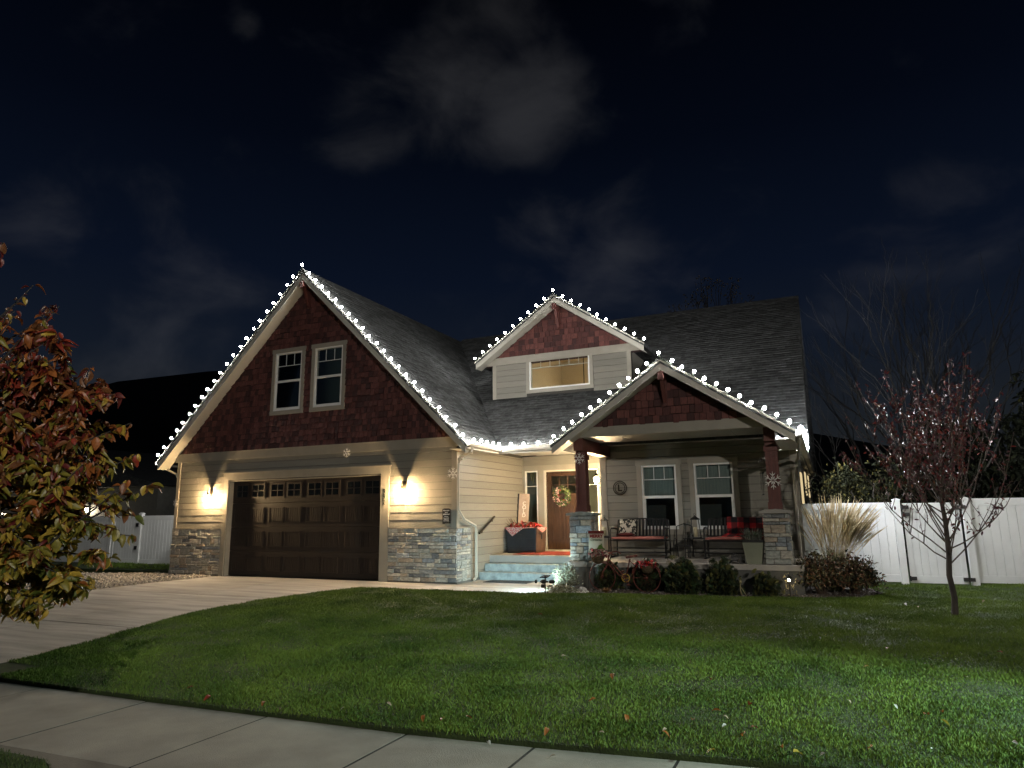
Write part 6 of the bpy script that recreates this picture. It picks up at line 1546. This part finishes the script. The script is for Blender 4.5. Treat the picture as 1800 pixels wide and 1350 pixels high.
# ================================================================ FALLEN LEAVES (surveyed spots on the lawn)
FL = [(465, 1233, 'orange'), (1077, 1184, 'orange'), (987, 1153, 'pale'), (1047, 1228, 'orange'), (1318, 1235, 'red'), (1250, 1192, 'red'), (1267, 1250, 'orange'), (1271, 1258, 'pale'), (963, 1280, 'orange'), (605, 1243, 'pale'), (680, 1235, 'pale'), (492, 1244, 'pale'),
      (1548, 1236, 'white'), (1572, 1238, 'white'), (1626, 1256, 'orange'), (1654, 1265, 'yellow'), (1534, 1312, 'orange'), (1373, 1311, 'orange'), (1637, 1316, 'white'), (1322, 1278, 'red'), (1762, 1147, 'red'), (1560, 1140, 'orange'), (1527, 1171, 'yellow'),
      (340, 1207, 'red'), (370, 1223, 'red'), (946, 1080, 'red'), (1218, 1265, 'orange'), (1062, 1288, 'pale'), (1276, 1273, 'white'), (1395, 1322, 'yellow'), (1450, 1324, 'white'), (1164, 1285, 'orange'), (1100, 1256, 'orange'), (780, 1262, 'orange'), (745, 1257, 'orange'),
      (1172, 1281, 'pale'), (1310, 1288, 'orange'), (1780, 1303, 'white'), (1257, 1318, 'yellow'), (1655, 1250, 'orange'), (820, 1259, 'orange'), (857, 1303, 'white'), (1490, 1230, 'pale'), (1700, 1190, 'pale'), (1590, 1060, 'white'), (1612, 1066, 'pale'), (1730, 1055, 'pale')]
FC = {'orange': ('orange', 1), 'red': ('red', 0), 'pale': ('pale tan', None), 'white': ('whitish', None), 'yellow': ('yellow', 3)}
M_PALE = mat('pale_fallen_leaf', (.36, .29, .21), .6, .1); M_WLF = mat('whitish_fallen_leaf', (.50, .49, .47), .5, .05)
fm = {'orange': variants[1], 'red': variants[0], 'yellow': variants[3]}
for nm_, mm in (('pale', M_PALE), ('white', M_WLF)): c = shapes[0].copy(); c.materials.clear(); c.materials.append(mm); fm[nm_] = c
ORD = ['leftmost', 'second from the left', 'third from the left', 'fourth from the left', 'fifth from the left', 'sixth from the left', 'seventh from the left', 'eighth from the left', 'ninth from the left', 'tenth from the left', 'eleventh from the left', 'twelfth from the left', 'thirteenth from the left']
groups = {}
for px, py, c in FL:
    r = ray(px, py); z = -.10
    for _ in range(4): q = CAM + r * ((z - CAM.z) / r.z); z = base(q.x, q.y) + .075
    where = 'near the sidewalk edge' if q.y < 6.3 else 'on the middle of the lawn' if q.y < 10 else 'on the far lawn near the fence'
    groups.setdefault((c, where), []).append((px, q))
for (c, where), L_ in groups.items():
    L_.sort(key=lambda e: e[0]); n = len(L_)
    for i, (px, q) in enumerate(L_):
        o = link('fallen_leaf', fm[c], None, q, (random.uniform(-.4, .4), random.uniform(-.5, .5), random.uniform(0, 6.28))); s = random.uniform(.055, .08) * (.7 if c in ('white', 'pale') else 1); o.scale = (s, s, s)
        if n == 1: lb = 'single %s fallen leaf lying %s' % (FC[c][0], where)
        else: lb = '%s of the %s fallen leaves %s' % ('rightmost' if i == n - 1 else ORD[i] if i < 13 else 'second from the right', FC[c][0], where)
        tag(o, lb, 'fallen leaf', 'fallen leaves scattered on the lawn')
o = link('fallen_leaf', fm['orange'], None, (-4.55, 3.05, -.12), (.3, .4, 1)); o.scale = (.08,) * 3; tag(o, 'orange leaf on the dark grass at the bottom left corner', 'fallen leaf')
o = link('fallen_leaf', fm['pale'], None, (-1.9, 4.86, -.19), (.1, .1, 2)); o.scale = (.05,) * 3; tag(o, 'pale leaf at the grass edge of the sidewalk', 'fallen leaf')

# ================================================================ STREET LAMPS out of frame, behind the photographer
def street_lamp(label, x, y, h, power, col, target, spot=120, blend=.6, arm=1.2):
    t = thing('street_lamp', label, 'street lamp', (x, y, -.35)); MB().tube([(0, 0, 0), (0, 0, h * .5), (0, 0, h)], [.09, .075, .05], 10).build('pole', M_BLACK, t)
    d = (Vector(target) - Vector((x, y, 0))); d.z = 0; d = d.normalized() * arm
    MB().tube([(0, 0, h - .1), (d.x * .5, d.y * .5, h + .1), (d.x, d.y, h + .1)], .03, 8).build('arm', M_BLACK, t)
    MB().box(d.x - .16, d.y - .16, h + .06, d.x + .16, d.y + .16, h + .14).build('lamp_head', M_BLACK, t)
    lamp('street_lamp_light', 'SPOT', (x + d.x, y + d.y, h - .35 + .03), power, col, .12, target, spot, blend)
street_lamp('tall street lamp across the road, right of the photographer', 9.0, -8.0, 6.8, 1300, (1, .93, .82), (-7, 10, 0), 120, .4)
street_lamp('short bright lamp post right of the lawn outside the picture', 6.2, 6.4, 2.4, 900, (.66, 1.0, .86), (1.2, 6.4, -.2), 52, 1.0, .5)
